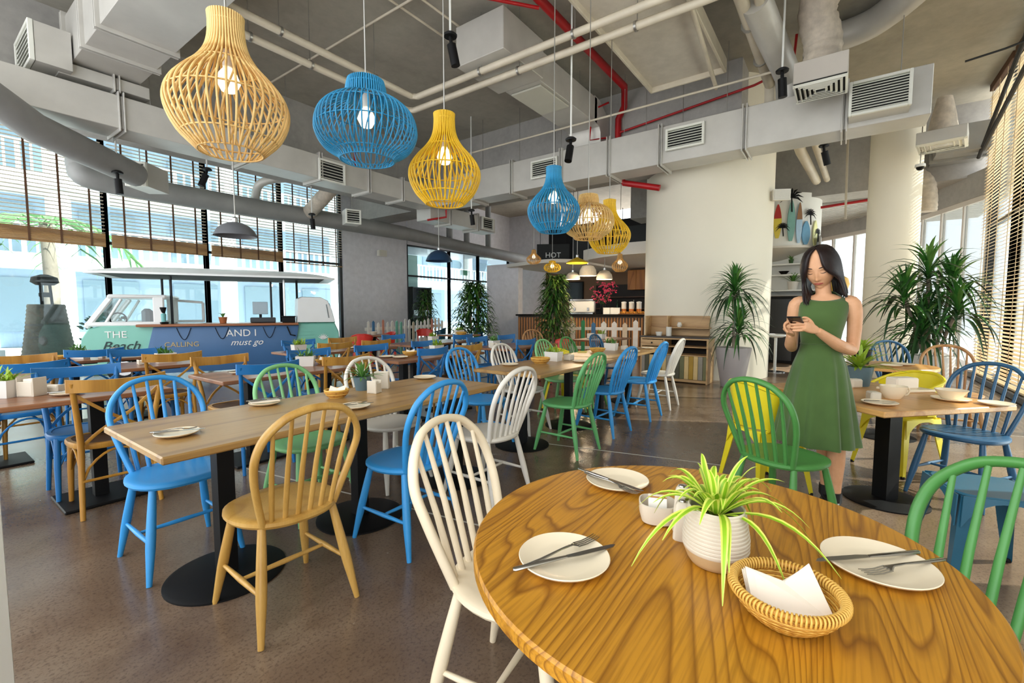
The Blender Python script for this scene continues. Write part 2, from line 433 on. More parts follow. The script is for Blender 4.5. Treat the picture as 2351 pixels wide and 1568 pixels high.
mb = MB(); mb.tube([(9.6, RB + 0.26, 5.4), (12.4, RB + 0.26, 4.2)], 0.03, 8); struct('trim_brace', mb, DARKMETAL)

# angled glazing beyond the right-hand blinds
def slanted_bay(n, p, q, z1):
    p = Vector((p[0], p[1], 0)); q = Vector((q[0], q[1], 0)); d = q - p; L = d.length; a = math.atan2(d.y, d.x)
    M = Matrix.Translation(p) @ Matrix.Rotation(a, 4, 'Z')
    mb = MB(M); w = 0.08
    for x in (0, L): mb.box((x, 0, z1 / 2), (w, 0.1, z1))
    for z in (0.05, z1): mb.box((L / 2, 0, z), (L, 0.1, 0.1))
    f = struct('window_%d' % n, mb, m_plain('pale_frame', rgb(214, 206, 196), 0.5))
    for k in range(4):
        mb = MB(M); mb.box((L * k / 4 + L / 8, 0, z1 / 2), (L / 4 - 0.05, 0.012, z1 - 0.1)); struct('pane', mb, GLASS, f)
        if k:
            mb = MB(M); mb.box((L * k / 4, 0, z1 / 2), (0.05, 0.08, z1 - 0.1)); struct('mullion', mb, MATS['pale_frame'], f)
slanted_bay(11, (12.6, -2.25), (15.4, -1.25), 3.5)
slanted_bay(12, (15.4, -1.25), (17.6, 0.8), 3.5)
mb = MB(); mb.bar((12.5, -2.3, 3.8), (15.4, -1.3, 3.8), 0.2, 0.5); mb.bar((15.4, -1.3, 3.8), (17.8, 0.9, 3.8), 0.2, 0.5); struct('lintel', mb, CONC_D)
mb = MB(); mb.box((17.8, 2.4, 2.0), (0.2, 3.2, 4.0)); struct('wall_far', mb, m_paint('warm_white_wall', rgb(226, 216, 198), 0.7, 0.03, 1.0))

# columns
mb = MB(); mb.lathe([(1.2, 0), (1.2, 5.5)], 72, (10.05, 2.33, 0), cap0=False, cap1=False); struct('column', mb, CREAM, smooth=True)
mb = MB(); mb.lathe([(0.40, 0), (0.40, 5.5)], 48, (11.45, -0.72, 0), cap0=False, cap1=False); struct('column', mb, CREAM)

# ---------------------------------------------------------------- outside, seen through the facade
PAVE = m_paint('pale_paving', rgb(214, 214, 210), 0.6, 0.05, 1.0)
mb = MB(); mb.box((6, 24, -0.06), (60, 22.6, 0.1)); struct('pavement_outside', mb, PAVE)
mb = MB(); mb.box((18, -9, -0.06), (30, 13, 0.1)); struct('pavement_outside', mb, PAVE)
FACADE = m_paint('pale_facade', rgb(178, 198, 220), 0.7, 0.03, 0.4)
FACADE_B = m_plain('bluish_glazing', rgb(158, 180, 196), 0.25)
ANX = m_paint('annex_wall', rgb(176, 196, 184), .7, .04, 1.0)
mb = MB(); mb.box((12.6, 16.0, 1.9), (3.8, .15, 3.8)); struct('wall_annex', mb, ANX)
mb = MB(); mb.box((10.7, 14.3, 1.9), (.15, 3.4, 3.8)); struct('wall_annex_side', mb, ANX)
mb = MB(); mb.box((13.8, 14.4, 3.9), (6.6, 3.6, .12)); struct('ceiling_annex', mb, m_paint('annex_ceiling', rgb(190, 196, 206), .7, .03, 1.0))
t = thing('exit_sign', 'small green hanging sign in the room behind the glazed doors', 'sign', (16.0, 14.4, 3.05))
mb = MB(); mb.box((0, 0, 0), (.45, .06, .24), .01); obj('panel', mb, m_plain('sign_green', rgb(40, 170, 110), .5), t)
mb = MB(); mb.tube([(0, 0, .12), (0, 0, .79)], .012, 6); obj('hanging_rod', mb, WIRE, t)
t = thing('annex_shelf', 'dark shelf with white boxes in the room behind the glazed doors', 'shelf', (14.3, 15.6, 0))
for x in (-.55, .55):
    mb = MB(); mb.box((x, 0, 1.17), (.04, .4, 2.34)); obj('side_panel', mb, m_plain('shelf_dark', rgb(40, 42, 46), .6), t)
for z in (.3, 1.0, 1.7, 2.3):
    mb = MB(); mb.box((0, 0, z), (1.1, .4, .05)); obj('shelf_board', mb, m_plain('shelf_dark', rgb(40, 42, 46), .6), t)
mb = MB(); mb.box((0, .22, 1.3), (1.1, .03, 2.1)); obj('back_board', mb, MATS['shelf_dark'], t)
for k in range(6):
    mb = MB(); mb.box((-.35 + .35 * (k % 3), -.02, (.47 if k < 3 else 1.17)), (.26, .26, .26), .02); obj('carton', mb, WHITE, t)
t = thing('building', 'pale white building with balcony bands beyond the facade glass', 'building', (4, 23, 0))
mb = MB(); mb.box((2, 2.5, 6), (46, 4, 12)); obj('wall', mb, FACADE, t)
for k in range(4):
    mb = MB(); mb.box((2, -0.6, 2.95 + k * 2.6), (46, 2.4, 0.4)); fl = obj('balcony_slab', mb, WHITE, t)
    mb = MB()
    for j in range(150): mb.box((-20.5 + j * 0.30, -1.7, 3.60 + k * 2.6), (0.06 if j % 2 else 0.12, 0.05, 0.9))
    mb.box((2, -1.7, 4.08 + k * 2.6), (46, 0.08, 0.06))
    r_ = obj('railing', mb, WHITE, fl); r_['kind'] = 'stuff'
    for j in range(16):
        mb = MB(); mb.box((-19 + j * 2.9, 0.46, 1.5 + k * 2.6), (1.7, 0.06, 1.9)); obj('window', mb, FACADE_B, t)
for j in range(8):
    mb = MB(); mb.lathe([(0.32, 0), (0.32, 11)], 20, (-16 + j * 5.2, -1.4, 0)); obj('column', mb, WHITE, t)
# tree trunk with a post and lamp outside the glass, palm crown, steps, shrubs
BARK = m_concrete('palm_bark', rgb(142, 128, 112), 0.3, 3.0, 0.9, 0.9)
t = thing('palm_stump', 'grey ringed palm trunk with a capped dark post, outside the glass', 'tree', (1.97, 13.5, 0))
mb = MB(); mb.lathe([((0.52 - .24 * (k / 34) ** .6) + (.012 if k % 2 else 0), 1.42 * k / 34) for k in range(35)], 24)
obj('trunk', mb, BARK, t)
mb = MB(); mb.tube([(-.06, 0, 1.4), (-.06, 0.02, 1.9)], .03, 8); mb.tube([(.09, 0, 1.4), (.07, 0.02, 1.9)], .025, 8); mb.box((0, 0, 1.62), (.2, .1, .1), .02); obj('post', mb, m_plain('dark_bark', rgb(52, 44, 38), 0.9), t)
mb = MB(); mb.lathe([(0.14, 1.82), (0.22, 1.88), (0.20, 1.98), (0.06, 2.04)], 14); obj('cap', mb, MATS['dark_bark'], t)
GREEN_P = m_paint('palm_leaf', rgb(120, 168, 104), 0.5, 0.2, 5)
t = thing('palm_tree', 'pale green palm tree growing beyond the facade glass', 'tree', (2.55, 17.2, 0))
mb = MB(); mb.tube([(0, 0, 0), (0.1, 0, 2), (0.05, 0, 3.6)], [0.2, 0.16, 0.13], 12); obj('trunk', mb, BARK, t)
for k in range(9):
    a = k * 0.7; pts = []; mb = MB(); L = 1.9
    for i in range(9):
        q = i / 8; pts.append(Vector((math.cos(a) * L * q, math.sin(a) * L * q, 3.6 + 0.9 * q - 1.7 * q * q)))
    mb.tube(pts, [0.02 - 0.015 * i / 8 for i in range(9)], 5)
    for i in range(1, 9):
        for sgn in (-1, 1):
            d = Vector((-math.sin(a), math.cos(a), 0)) * sgn; o_ = pts[i]
            ax = (pts[i] - pts[i - 1]).normalized()
            mb.blade([o_, o_ + d * 0.25 + ax * 0.2 - Vector((0, 0, .08)), o_ + d * 0.42 + ax * 0.38 - Vector((0, 0, .25))], [0.05, 0.06, 0.01], ax.cross(d))
    obj('frond', mb, GREEN_P, t)
t = thing('stair', 'pale outdoor steps beside the palm trunk', 'stairs', (1.0, 16.0, 0), 0.3)
for k in range(6):
    mb = MB(); mb.box((0, k * 0.3, 0.17 * k + 0.085), (1.4, 0.34, 0.17), 0.01); obj('step', mb, PAVE, t)
GREEN_D = m_paint('dark_leaf', rgb(44, 84, 40), 0.45, 0.3, 5)
GREEN_M = m_paint('mid_leaf', rgb(92, 140, 66), 0.45, 0.25, 5)
def shrub(loc, h, w, label, n=160, m=GREEN_D):
    t = thing('shrub', label, 'shrub', loc); mb = MB()
    for k in range(n):
        a = random.uniform(0, 6.28); e = random.uniform(-0.2, 1.4); r_ = w * random.uniform(.5, 1)
        c = Vector((math.cos(a) * math.cos(e) * r_, math.sin(a) * math.cos(e) * r_, h * .5 + math.sin(e) * h * .5))
        d = Vector((random.uniform(-1, 1), random.uniform(-1, 1), random.uniform(-.2, 1))).normalized() * 0.14
        mb.blade([c, c + d * .5, c + d], [0.02, 0.08, 0.01], d.orthogonal())
    f = obj('foliage', mb, m, t); f['kind'] = 'stuff'
    mb = MB(); mb.tube([(0, 0, 0), (0, 0, h * .6)], [0.03, 0.015], 6); obj('stem', mb, BARK, t)
shrub((0.75, 13.7, 0), 1.1, 0.45, 'dark green shrub outside the glass at the picture edge')
shrub((2.95, 13.5, 0), 1.25, 0.5, 'round green shrub outside beside the van nose')
# white wall end close to the camera at the left picture edge (only its vertical edge shows)
mb = MB(); mb.box((-0.074, 1.674, 1.3), (0.32, 0.30, 2.6), 0.01, rz=R(36)); struct('wall_west', mb, WHITE)
mb = MB(); mb.box((1.35, RB - 0.05, 2.75), (4.8, 0.2, 5.5)); struct('wall_sun_block', mb, m_paint('warm_wall', rgb(232, 224, 208), 0.7, 0.03, 1.0))  # unseen wall added to block direct sun from the front tables
# ---------------------------------------------------------------- ducts, grilles and pipes under the ceiling
def louvre(mb_frame, mb_slat, w, h, n, depth=0.05):
    """a rectangular air grille in its own plane: X across, Z up, facing -Y"""
    fw = 0.035
    for x in (-w / 2 + fw / 2, w / 2 - fw / 2): mb_frame.box((x, 0, 0), (fw, depth, h), 0.006)
    for z in (-h / 2 + fw / 2, h / 2 - fw / 2): mb_frame.box((0, 0, z), (w - 2 * fw, depth, fw), 0.006)
    for k in range(n):
        z = -h / 2 + fw + (h - 2 * fw) * (k + 0.5) / n
        mb_slat.box((0, 0, z), (w - 2 * fw, 0.035, 0.006), rot=Matrix.Rotation(R(35), 3, 'X'))
def grille(loc, rz, w, h, label, n=8, box=0.0, group=None):
    t = thing('air_grille', label, 'air vent', loc, rz, group)
    f, s_ = MB(), MB(); louvre(f, s_, w, h, n)
    obj('frame', f, GRILLE, t); q = obj('louvres', s_, GRILLE, t); q['kind'] = 'stuff'
    mb = MB(); mb.box((0, 0.028, 0), (w - 0.06, 0.01, h - 0.06)); obj('back_panel', mb, DARKHOLE, t)  # near-black sheet painting the shade behind the louvres
    if box:
        mb = MB(); mb.box((0, 0.03 + box / 2, 0), (w * 0.98, box, h * 0.98)); obj('neck', mb, GALV, t)
    return t
def rect_duct(label, c, d, axis, flanges, mat=GALV, cat='duct'):
    """box duct with standing flanges at the given positions along its axis"""
    t = thing('air_duct', label, cat, c)
    cuts = [-d[axis] / 2] + sorted(flanges) + [d[axis] / 2]
    for a, b in zip(cuts[:-1], cuts[1:]):
        dd = list(d); dd[axis] = b - a - 0.004; cc = [0, 0, 0]; cc[axis] = (a + b) / 2
        mb = MB(); mb.box(cc, dd, 0.006); obj('section', mb, mat, t)
    for f in flanges:
        for s_ in (-0.028, 0.028):
            dd = [x + 0.09 for x in d]; dd[axis] = 0.018; cc = [0, 0, 0]; cc[axis] = f + s_
            mb = MB(); mb.box(cc, dd, 0.004); obj('flange', mb, mat, t)
    return t
# duct across the room in front of the big column (along Y) and the one along the facade (along X)
DUCT_CROSS = rect_duct('long galvanised duct crossing in front of the big cream column', (8.2, 3.68, 4.11), (0.5, 9.0, 0.62), 1, [-3.6, -2.35, -1.05, -0.1, 0.9, 2.1, 3.2])
DUCT_FACADE = rect_duct('long galvanised duct running parallel to the facade windows', (3.6, 8.41, 4.02), (8.7, 0.52, 0.44), 0, [-3.0, -1.55, 0.1, 1.4, 2.5, 3.4])
rect_duct('short stub of duct stepping down beyond the duct crossing', (9.35, 8.6, 3.75), (2.6, 0.5, 0.4), 0, [-0.6, 0.5])
DUCT_HEAD = rect_duct('wide duct overhead above the rattan lamp side, coming from the camera side', (1.94, 5.9, 4.82), (0.72, 5.5, 0.64), 1, [-1.2, 0.99, 1.65, 2.5])
rect_duct('short duct offset with louvred end under the overhead duct', (1.92, 8.42, 4.395), (0.95, 0.5, 0.16), 0, [0.1])
grille((1.20, 8.50, 4.56), R(-90), 0.95, 0.48, 'square grille on a stub box beside the overhead duct', 7, 0.33)
DUCT_CROSS['top'] = 4.42; DUCT_FACADE['top'] = 4.24; DUCT_HEAD['top'] = 5.14
G = 'grilles along the cross duct'
grille((7.90, 2.22, 4.16), R(-90), 0.62, 0.36, 'white grille on the cross duct above the big cream column', 7, 0, G)
grille((7.90, 4.95, 4.14), R(-90), 0.62, 0.36, 'white grille on the cross duct beside the blue pear lamp', 7, 0, G)
grille((7.66, -0.28, 4.08), R(-90), 0.64, 0.44, 'largest white grille at the cross duct end near the window wall', 11, 0.28, G)
grille((5.22, 8.10, 3.97), 0, 0.56, 0.40, 'white grille on the facade duct below the blue squat lamp', 6)
g_ = grille((2.55, 9.55, 3.55), R(-50), 0.34, 0.40, 'small grille box below the facade duct, over the window blinds', 5, 0.5)
g2_ = grille((6.65, 9.5, 3.52), R(-20), 0.36, 0.34, 'small grille box hanging before the grey wall top', 5, 0.3)
grille((10.2, 8.26, 3.75), 0, 0.5, 0.35, 'small grille on the stub beyond the duct crossing', 5, 0.08)
for q_ in (g_, g2_):
    mb = MB(); mb.tube([(0, 0.1, 0.16), (0, 0.1, 0.5)], 0.008, 6); obj('hanger_rod', mb, WIRE, q_)
# ceiling diffuser box with concentric louvres and its fabric-wrapped flexible duct
t = thing('ceiling_diffuser', 'square concentric louvre box hung on a wrinkled flexible duct', 'air vent', (7.25, 0.34, 4.12), R(0))
mb = MB(); mb.box((0, 0, 0.052), (0.53, 0.55, 0.01)); obj('dark_plate', mb, DARKHOLE, t)  # dark sheet that paints the shade in the gaps between louvres
mb = MB(); mb.box((0, 0, 0.19), (0.54, 0.57, 0.26), 0.006); obj('plenum', mb, m_paint('diffuser_box', rgb(206, 198, 188), 0.6, 0.04, 2), t)
for k in range(5):
    w = 0.57 - k * 0.105; mb = MB()
    for a in range(4):
        s_ = w / 2
        M = Matrix.Rotation(a * math.pi / 2, 3, 'Z')
        mb.box(M @ Vector((0, s_ - 0.012, 0.022)), (w, 0.034, 0.007), rot=M @ Matrix.Rotation(R(48), 3, 'X'))
    obj('louvre_ring', mb, GRILLE, t)
def flex(label, pts, r, mat, wr=0.07, name='flexible_duct'):
    P = cat_rom(pts, 10); rs = []
    for i in range(len(P)): rs.append(r * (1 + wr * (0.6 * math.sin(i * 2.1) + 0.4 * random.uniform(-1, 1))))
    mb = MB(); mb.tube(P, rs, 16); return tag(obj(name, mb, mat, angle=80), label, 'duct')
WRAP = m_paint('wrapped_duct', rgb(196, 184, 168), 0.6, 0.25, 9, 0.5)
flex('wrinkled flexible duct rising from the diffuser box', [(7.25, 0.34, 4.44), (7.24, 0.34, 4.75), (7.1, 0.40, 5.1), (6.9, 0.2, 5.49)], 0.21, WRAP)
mb = MB(); mb.tube(cat_rom([(6.3, -0.9, 5.25), (7.4, -0.75, 5.3), (8.3, -0.2, 5.3), (8.42, 0.5, 5.28)], 8), 0.19, 16); tag(obj('round_duct', mb, GALV), 'round metal duct curving behind the flexible duct', 'duct')
mb = MB(); mb.tube([(6.2, 0.98, 4.95), (8.1, 0.80, 4.8), (8.35, 0.78, 4.35)], 0.17, 16); tag(obj('round_duct', mb, GALV), 'straight round duct left of the diffuser box', 'duct')
# round grey duct along the facade, big slanting duct and bends
mb = MB(); mb.tube(cat_rom([(2.25, 11.3, 4.1), (2.2, 11.15, 3.86), (2.45, 11.1, 3.68), (4.5, 11.1, 3.66), (7.6, 11.1, 3.68), (9.6, 11.1, 3.68)], 8), 0.21, 18)
tag(obj('round_duct', mb, GALV_D), 'grey round duct running along the top of the facade blinds', 'duct')
mb = MB(); mb.tube([(0.2, 7.2, 3.90), (1.2, 8.2, 3.56), (2.5, 9.4, 3.50)], [0.17, 0.19, 0.19], 16); tag(obj('round_duct', mb, GALV_D), 'slanting dark grey round duct at the left, over the blinds', 'duct')
flex('silver flexible duct elbow above the van roof', [(6.4, 11.0, 3.75), (6.3, 10.4, 3.9), (6.4, 10.0, 4.2), (6.45, 9.95, 4.35)], 0.17, WRAP, 0.05)
flex('curved silver hose above the van roof', [(5.2, 11.2, 3.9), (5.2, 10.9, 4.2), (5.6, 10.6, 4.35), (6.3, 10.5, 4.4)], 0.09, GALV, 0.03)
flex('small drooping flexible duct by the far glazing', [(12.95, -1.1, 4.2), (12.9, -1.3, 3.95), (12.85, -1.35, 3.6), (12.85, -1.35, 3.35)], 0.16, WRAP, 0.05)
# air handler box with access panel, its duct and the drop into the cross duct
HANDLER = t = thing('air_handler', 'boxy grey air handling unit with a pale access panel', 'air unit', (5.6, 4.2, 5.05))
HANDLER['top'] = 5.27
mb = MB(); mb.box((-0.1, 0, 0), (1.0, 0.85, 0.55), 0.008); obj('housing', mb, GALV, t)
mb = MB(); mb.box((1.45, 0, -0.02), (2.0, 0.66, 0.46), 0.008); obj('body', mb, GALV, t)
mb = MB(); mb.box((1.0, 0, -0.27), (0.9, 0.56, 0.03), 0.006); obj('access_panel', mb, m_paint('pale_panel', rgb(206, 204, 190), 0.5, 0.04, 3), t)
mb = MB(); mb.loft([[(7.95, 4.2 + y, z) for y, z in ((-.33, 4.82), (.33, 4.82), (.33, 5.28), (-.33, 5.28))],
                    [(8.15, 4.2 + y, z) for y, z in ((-.33, 4.78), (.33, 4.78), (.33, 5.26), (-.33, 5.26))],
                    [(x, 4.2 + y, z) for x, y, z in ((8.2, -.33, 4.7), (8.2, .33, 4.7), (8.58, .33, 5.05), (8.58, -.33, 5.05))],
                    [(x, 4.2 + y, z) for x, y, z in ((8.22, -.33, 4.43), (8.22, .33, 4.43), (8.57, .33, 4.43), (8.57, -.33, 4.43))]])
tag(obj('duct_drop', mb, GALV), 'square duct bending down from the air unit into the cross duct', 'duct')
# pale pipe runs: pairs along X and along Y meeting at a corner, and a pair on the right
def pipe(label, pts, r, mat, cat='pipe', name='pipe', n=10, clamps=()):
    mb = MB(); mb.tube(pts, r, n); t = tag(obj(name, mb, mat), label, cat)
    for c in clamps:
        mb = MB(); p = Vector(c[0]); q = Vector(c[1]); d = (q - p).normalized()
        mb.tube([p, p + d * 0.03], r * 1.25, n); mb.tube([p + Vector((0, 0, r)), p + Vector((0, 0, 5.5 - p.z))], 0.006, 5)
        obj('hanger', mb, WIRE, t)
    return t
def clampsx(y, z, xs_): return [((x, y, z), (x + 1, y, z)) for x in xs_]
def clampsy(x, z, ys_): return [((x, y, z), (x, y + 1, z)) for y in ys_]
pipe('upper pale pipe bending round the corner above the yellow lamp', [(2.4, 5.69, 4.70), (5.10, 5.69, 4.70), (5.17, 5.62, 4.70), (5.17, -0.5, 4.70)], 0.047, PIPE, clamps=clampsx(5.69, 4.70, (3.0, 4.4)) + clampsy(5.17, 4.70, (4.3, 2.8, 1.3)))
pipe('lower pale pipe bending round the corner above the yellow lamp', [(2.4, 6.04, 4.66), (5.34, 6.04, 4.66), (5.41, 5.97, 4.66), (5.41, -0.5, 4.66)], 0.047, PIPE, clamps=clampsx(6.04, 4.66, (2.8, 3.6)) + clampsy(5.41, 4.66, (3.8, 2.1)))
pipe('slim conduit high above the blue squat lamp', [(2.0, 4.6, 5.35), (8.4, 4.6, 5.35)], 0.016, PIPE)
pipe('second slim conduit high above the blue squat lamp', [(2.0, 4.95, 5.35), (8.4, 4.95, 5.35)], 0.016, PIPE)
pipe('slim conduit crossing under the ceiling', [(4.2, 8.6, 5.30), (4.2, 0.5, 5.30)], 0.016, PIPE)
pipe('thick pipe of the pair by the window wall', [(4.0, 1.10, 4.9), (8.5, 1.08, 4.9), (8.55, 1.08, 4.4)], 0.075, PIPE, clamps=clampsx(1.1, 4.9, (6.6, 7.6)))
pipe('thinner pipe of the pair by the window wall', [(4.0, 0.90, 4.9), (8.5, 0.94, 4.9), (8.55, 0.94, 4.4)], 0.06, PIPE)
pipe('pale long pipe under the light slab panel', [(4.0, 1.40, 4.80), (7.9, 1.75, 4.80)], 0.03, PIPE)
pipe('thin pale pipe across above the cross duct', [(7.75, 8.0, 4.75), (7.75, 0.9, 4.75)], 0.018, PIPE)
pipe('big red sprinkler main dropping through the cross duct line', [(3.5, 3.32, 5.3), (8.0, 3.32, 5.3), (8.45, 3.50, 5.16), (8.55, 3.66, 5.0), (8.55, 3.66, 4.44)], 0.062, RED, name='sprinkler_pipe')
pipe('lower red sprinkler main behind the pear lamps', [(8.65, 3.66, 4.02), (8.68, 3.58, 3.80), (8.78, 2.9, 3.62)], 0.06, RED, name='sprinkler_pipe')
pipe('thin red pipe loop above the air unit', [(4.2, 4.3, 5.45), (4.2, 4.0, 5.15), (5.2, 3.35, 5.22)], 0.022, RED, name='sprinkler_pipe')
pipe('thin red pipe loop beside the red main', [(8.1, 3.66, 5.15), (8.1, 4.0, 5.1), (8.1, 4.05, 4.55), (8.3, 3.8, 4.6)], 0.018, RED, name='sprinkler_pipe')
pipe('long thin red pipe across the beam', [(8.5, 3.6, 4.72), (8.5, 1.3, 4.95), (8.3, 0.75, 5.0), (8.3, 0.72, 5.45)], 0.02, RED, name='sprinkler_pipe')
pipe('small red pipe hanging before the beam on the left', [(6.2, 8.75, 4.2), (6.2, 8.75, 4.9)], 0.025, RED, name='sprinkler_pipe')
pipe('red pipe piece by the stub duct', [(8.35, 8.1, 3.82), (8.35, 8.1, 3.62), (7.9, 8.3, 3.5)], 0.025, RED, name='sprinkler_pipe')
pipe('upright pipe group at the glazed doors, first', [(11.8, 11.3, 3.5), (11.8, 11.3, 5.4)], 0.11, GALV_D)
pipe('upright pipe group at the glazed doors, second', [(12.6, 11.2, 3.4), (12.6, 11.2, 5.4)], 0.11, GALV_D)
pipe('upright pipe group at the glazed doors, third', [(13.6, 11.0, 3.3), (13.6, 11.0, 5.4)], 0.11, GALV_D)
mb = MB(); mb.tube([(9.6, 11.1, 3.68), (12.0, 11.0, 3.55), (15.6, 10.6, 3.35)], 0.2, 16); tag(obj('round_duct', mb, GALV_D), 'grey round duct over the glazed doors', 'duct')
pipe('beige pipe group between the two columns, thicker', [(9.6, 0.9, 4.7), (10.4, 0.75, 4.3), (12.9, 0.6, 4.3)], 0.09, PIPE)
pipe('beige pipe group between the two columns, thinner', [(9.6, 0.65, 4.7), (10.4, 0.5, 4.3), (12.9, 0.4, 4.3)], 0.06, PIPE)
pipe('dark red pipe beyond the surfboard drum', [(13.0, 0.5, 3.7), (13.0, -1.2, 3.8)], 0.03, RED, name='sprinkler_pipe')
pipe('pale upright pole beyond the surfboard drum', [(11.9, 0.02, 3.2), (11.8, 0.05, 5.5)], 0.022, PIPE)
pipe('pair of thin conduits near the window wall', [(9.4, -1.3, 4.9), (9.4, -1.7, 4.95), (9.3, -2.1, 5.0)], 0.015, DARKMETAL)
t = thing('ceiling_diffuser', 'small square diffuser hung high by the window wall', 'air vent', (10.6, -1.25, 4.05), R(-10))
mb = MB(); mb.box((0, 0, 0.12), (0.6, 0.62, 0.2), 0.008); obj('plenum', mb, GALV, t)
mb = MB(); mb.lathe([(0.2, 0.22), (0.16, 0.5), (0.10, 0.8)], 16); obj('neck', mb, WRAP, t)
for k in range(4):
    w = 0.62 - k * 0.13; mb = MB()
    for a in range(4):
        M = Matrix.Rotation(a * math.pi / 2, 3, 'Z'); mb.box(M @ Vector((0, w / 2 - 0.02, 0.005 + 0.01 * k)), (w, 0.05, 0.008), rot=M @ Matrix.Rotation(R(35), 3, 'X'))
    obj('louvre_ring', mb, GRILLE, t)
rect_duct('grey duct between the second column and the window wall', (12.6, -1.75, 4.55), (1.0, 0.8, 0.5), 0, [0.0], GALV_D)
# dome camera, speakers
t = thing('dome_camera', 'small white dome camera with a dark lens by the second column', 'camera', (10.7, -1.0, 3.78))
mb = MB(); mb.lathe([(0.07, 0.05), (0.075, 0.02), (0.075, 0.0)], 20); obj('base', mb, WHITE, t)
mb = MB(); mb.lathe([(0.058, 0.0), (0.05, -0.03), (0.03, -0.05), (0.0, -0.058)], 18); obj('dome', mb, BLACK, t)
mb = MB(); mb.tube([(0, 0, 0.05), (0, 0, 1.72)], 0.008, 6); obj('hanger_rod', mb, WIRE, t)
def speaker(loc, rz, label):
    t = thing('wall_speaker', label, 'speaker', loc, rz)
    mb = MB(); mb.loft([[(x * .15, -.09, z * .10) for x, z in ((-1, -1), (1, -1), (1, 1), (-1, 1))], [(x * .13, .07, z * .085) for x, z in ((-1, -1), (1, -1), (1, 1), (-1, 1))]]); obj('cabinet', mb, m_plain('speaker_white', rgb(228, 224, 212), 0.5), t)
    mb = MB(); mb.box((0, -.093, 0), (.27, .008, .17), 0.003); obj('mesh_front', mb, m_paint('speaker_grille', rgb(214, 210, 198), 0.7, 0.05, 60), t)
    mb = MB(); mb.box((0, .10, 0), (.06, .09, .05)); obj('bracket', mb, WHITE, t)
speaker((9.86, 1.02, 3.42), R(-60), 'small white speaker on the big cream column')
speaker((9.6, 12.25, 3.15), R(0), 'small white speaker on the grey plaster wall')
# thin hanger wires, parts of the ducts they carry
for dct, ps in ((DUCT_CROSS, [(7.98, -0.5), (7.98, 0.6), (7.98, 1.6), (7.98, 2.9), (7.98, 3.3), (7.98, 4.6), (7.98, 5.6), (7.98, 6.6), (8.42, 2.4), (8.42, 5.0)]), (DUCT_FACADE, [(0.6, 8.2), (2.4, 8.2), (4.4, 8.2), (5.9, 8.2), (6.9, 8.2), (7.3, 8.2)]), (DUCT_HEAD, [(1.6, 3.6), (2.28, 4.6), (2.28, 6.2)]), (HANDLER, [(5.2, 3.85), (6.5, 3.9), (6.5, 4.5), (7.4, 3.9)])):
    for x, y in ps:
        z0 = dct['top']; mb = MB(); mb.tube([(0, 0, 0), (0, 0, 5.5 - z0)], 0.006, 5); obj('hanger_wire', mb, WIRE, dct, loc=(x - dct.location.x, y - dct.location.y, z0 - dct.location.z))
# black spot lights on drop rods
def spot(loc, zt, tilt, az, label):
    t = thing('spot_light', label, 'spotlight', loc, az)
    mb = MB(); mb.tube([(0, 0, 0.06), (0, 0, zt - loc[2])], 0.012, 6); obj('drop_rod', mb, m_plain('white_rod', rgb(230, 230, 226), 0.5), t)
    mb = MB(); mb.lathe([(0.07, 0.03), (0.075, 0.05), (0.05, 0.07)], 16); obj('canopy_plate', mb, BLACK, t)
    d = Vector((math.sin(tilt), 0, -math.cos(tilt)))
    mb = MB(); mb.tube([Vector((0, 0, 0.03)), d * 0.05, d * 0.051, d * 0.27], [0.02, 0.02, 0.05, 0.05], 14); obj('barrel', mb, BLACK, t)
S = 'black spotlights on drop rods'
for loc, zt, ti, az, lb in [((3.75, 3.55, 4.22), 5.5, R(12), R(-40), 'black spotlight above the yellow pear lamp'),
                            ((5.55, 3.05, 3.55), 5.5, R(-16), R(0), 'black spotlight above the blue pear lamp'),
                            ((6.7, 0.72, 4.22), 5.5, R(6), R(-30), 'black spotlight left of the diffuser box'),
                            ((9.2, 0.35, 3.95), 5.5, R(25), R(-30), 'black spotlight with pale hood behind the cross duct'),
                            ((2.15, 8.9, 3.32), 5.5, R(3), 0, 'black spotlight hanging before the blinds at left'),
                            ((3.3, 8.75, 3.62), 5.5, R(-22), 0, 'black spotlight under the facade duct'),
                            ((5.6, 9.5, 3.35), 4.01, R(5), 0, 'black spotlight over the van roof'),
                            ((7.7, 6.7, 3.45), 5.5, R(10), 0, 'black spotlight below the duct crossing')]:
    spot(loc, zt, ti, az, lb)

# ---------------------------------------------------------------- basket pendant lamps
BULB = m_glow('lamp_bulb', (1.0, 0.78, 0.46, 1), 2.2)
RATTAN = m_wood('rattan_cane', rgb(240, 204, 132), rgb(206, 156, 84), 'z', 8, 4, 0.5)
BLUE_R = m_paint('blue_rattan', rgb(42, 140, 186), 0.45, 0.25, 10)
YEL_R = m_paint('yellow_rattan', rgb(232, 188, 36), 0.45, 0.2, 10)
PEAR = [(0.27, 0.0), (0.33, 0.06), (0.42, 0.16), (0.485, 0.30), (0.50, 0.42), (0.46, 0.54), (0.37, 0.66), (0.26, 0.78), (0.185, 0.90), (0.15, 1.02), (0.14, 1.16), (0.145, 1.24)]
SQUAT = [(0.27, 0.0), (0.30, 0.05), (0.42, 0.13), (0.49, 0.26), (0.50, 0.38), (0.46, 0.52), (0.36, 0.63), (0.24, 0.69), (0.20, 0.71), (0.195, 0.80), (0.175, 0.90)]
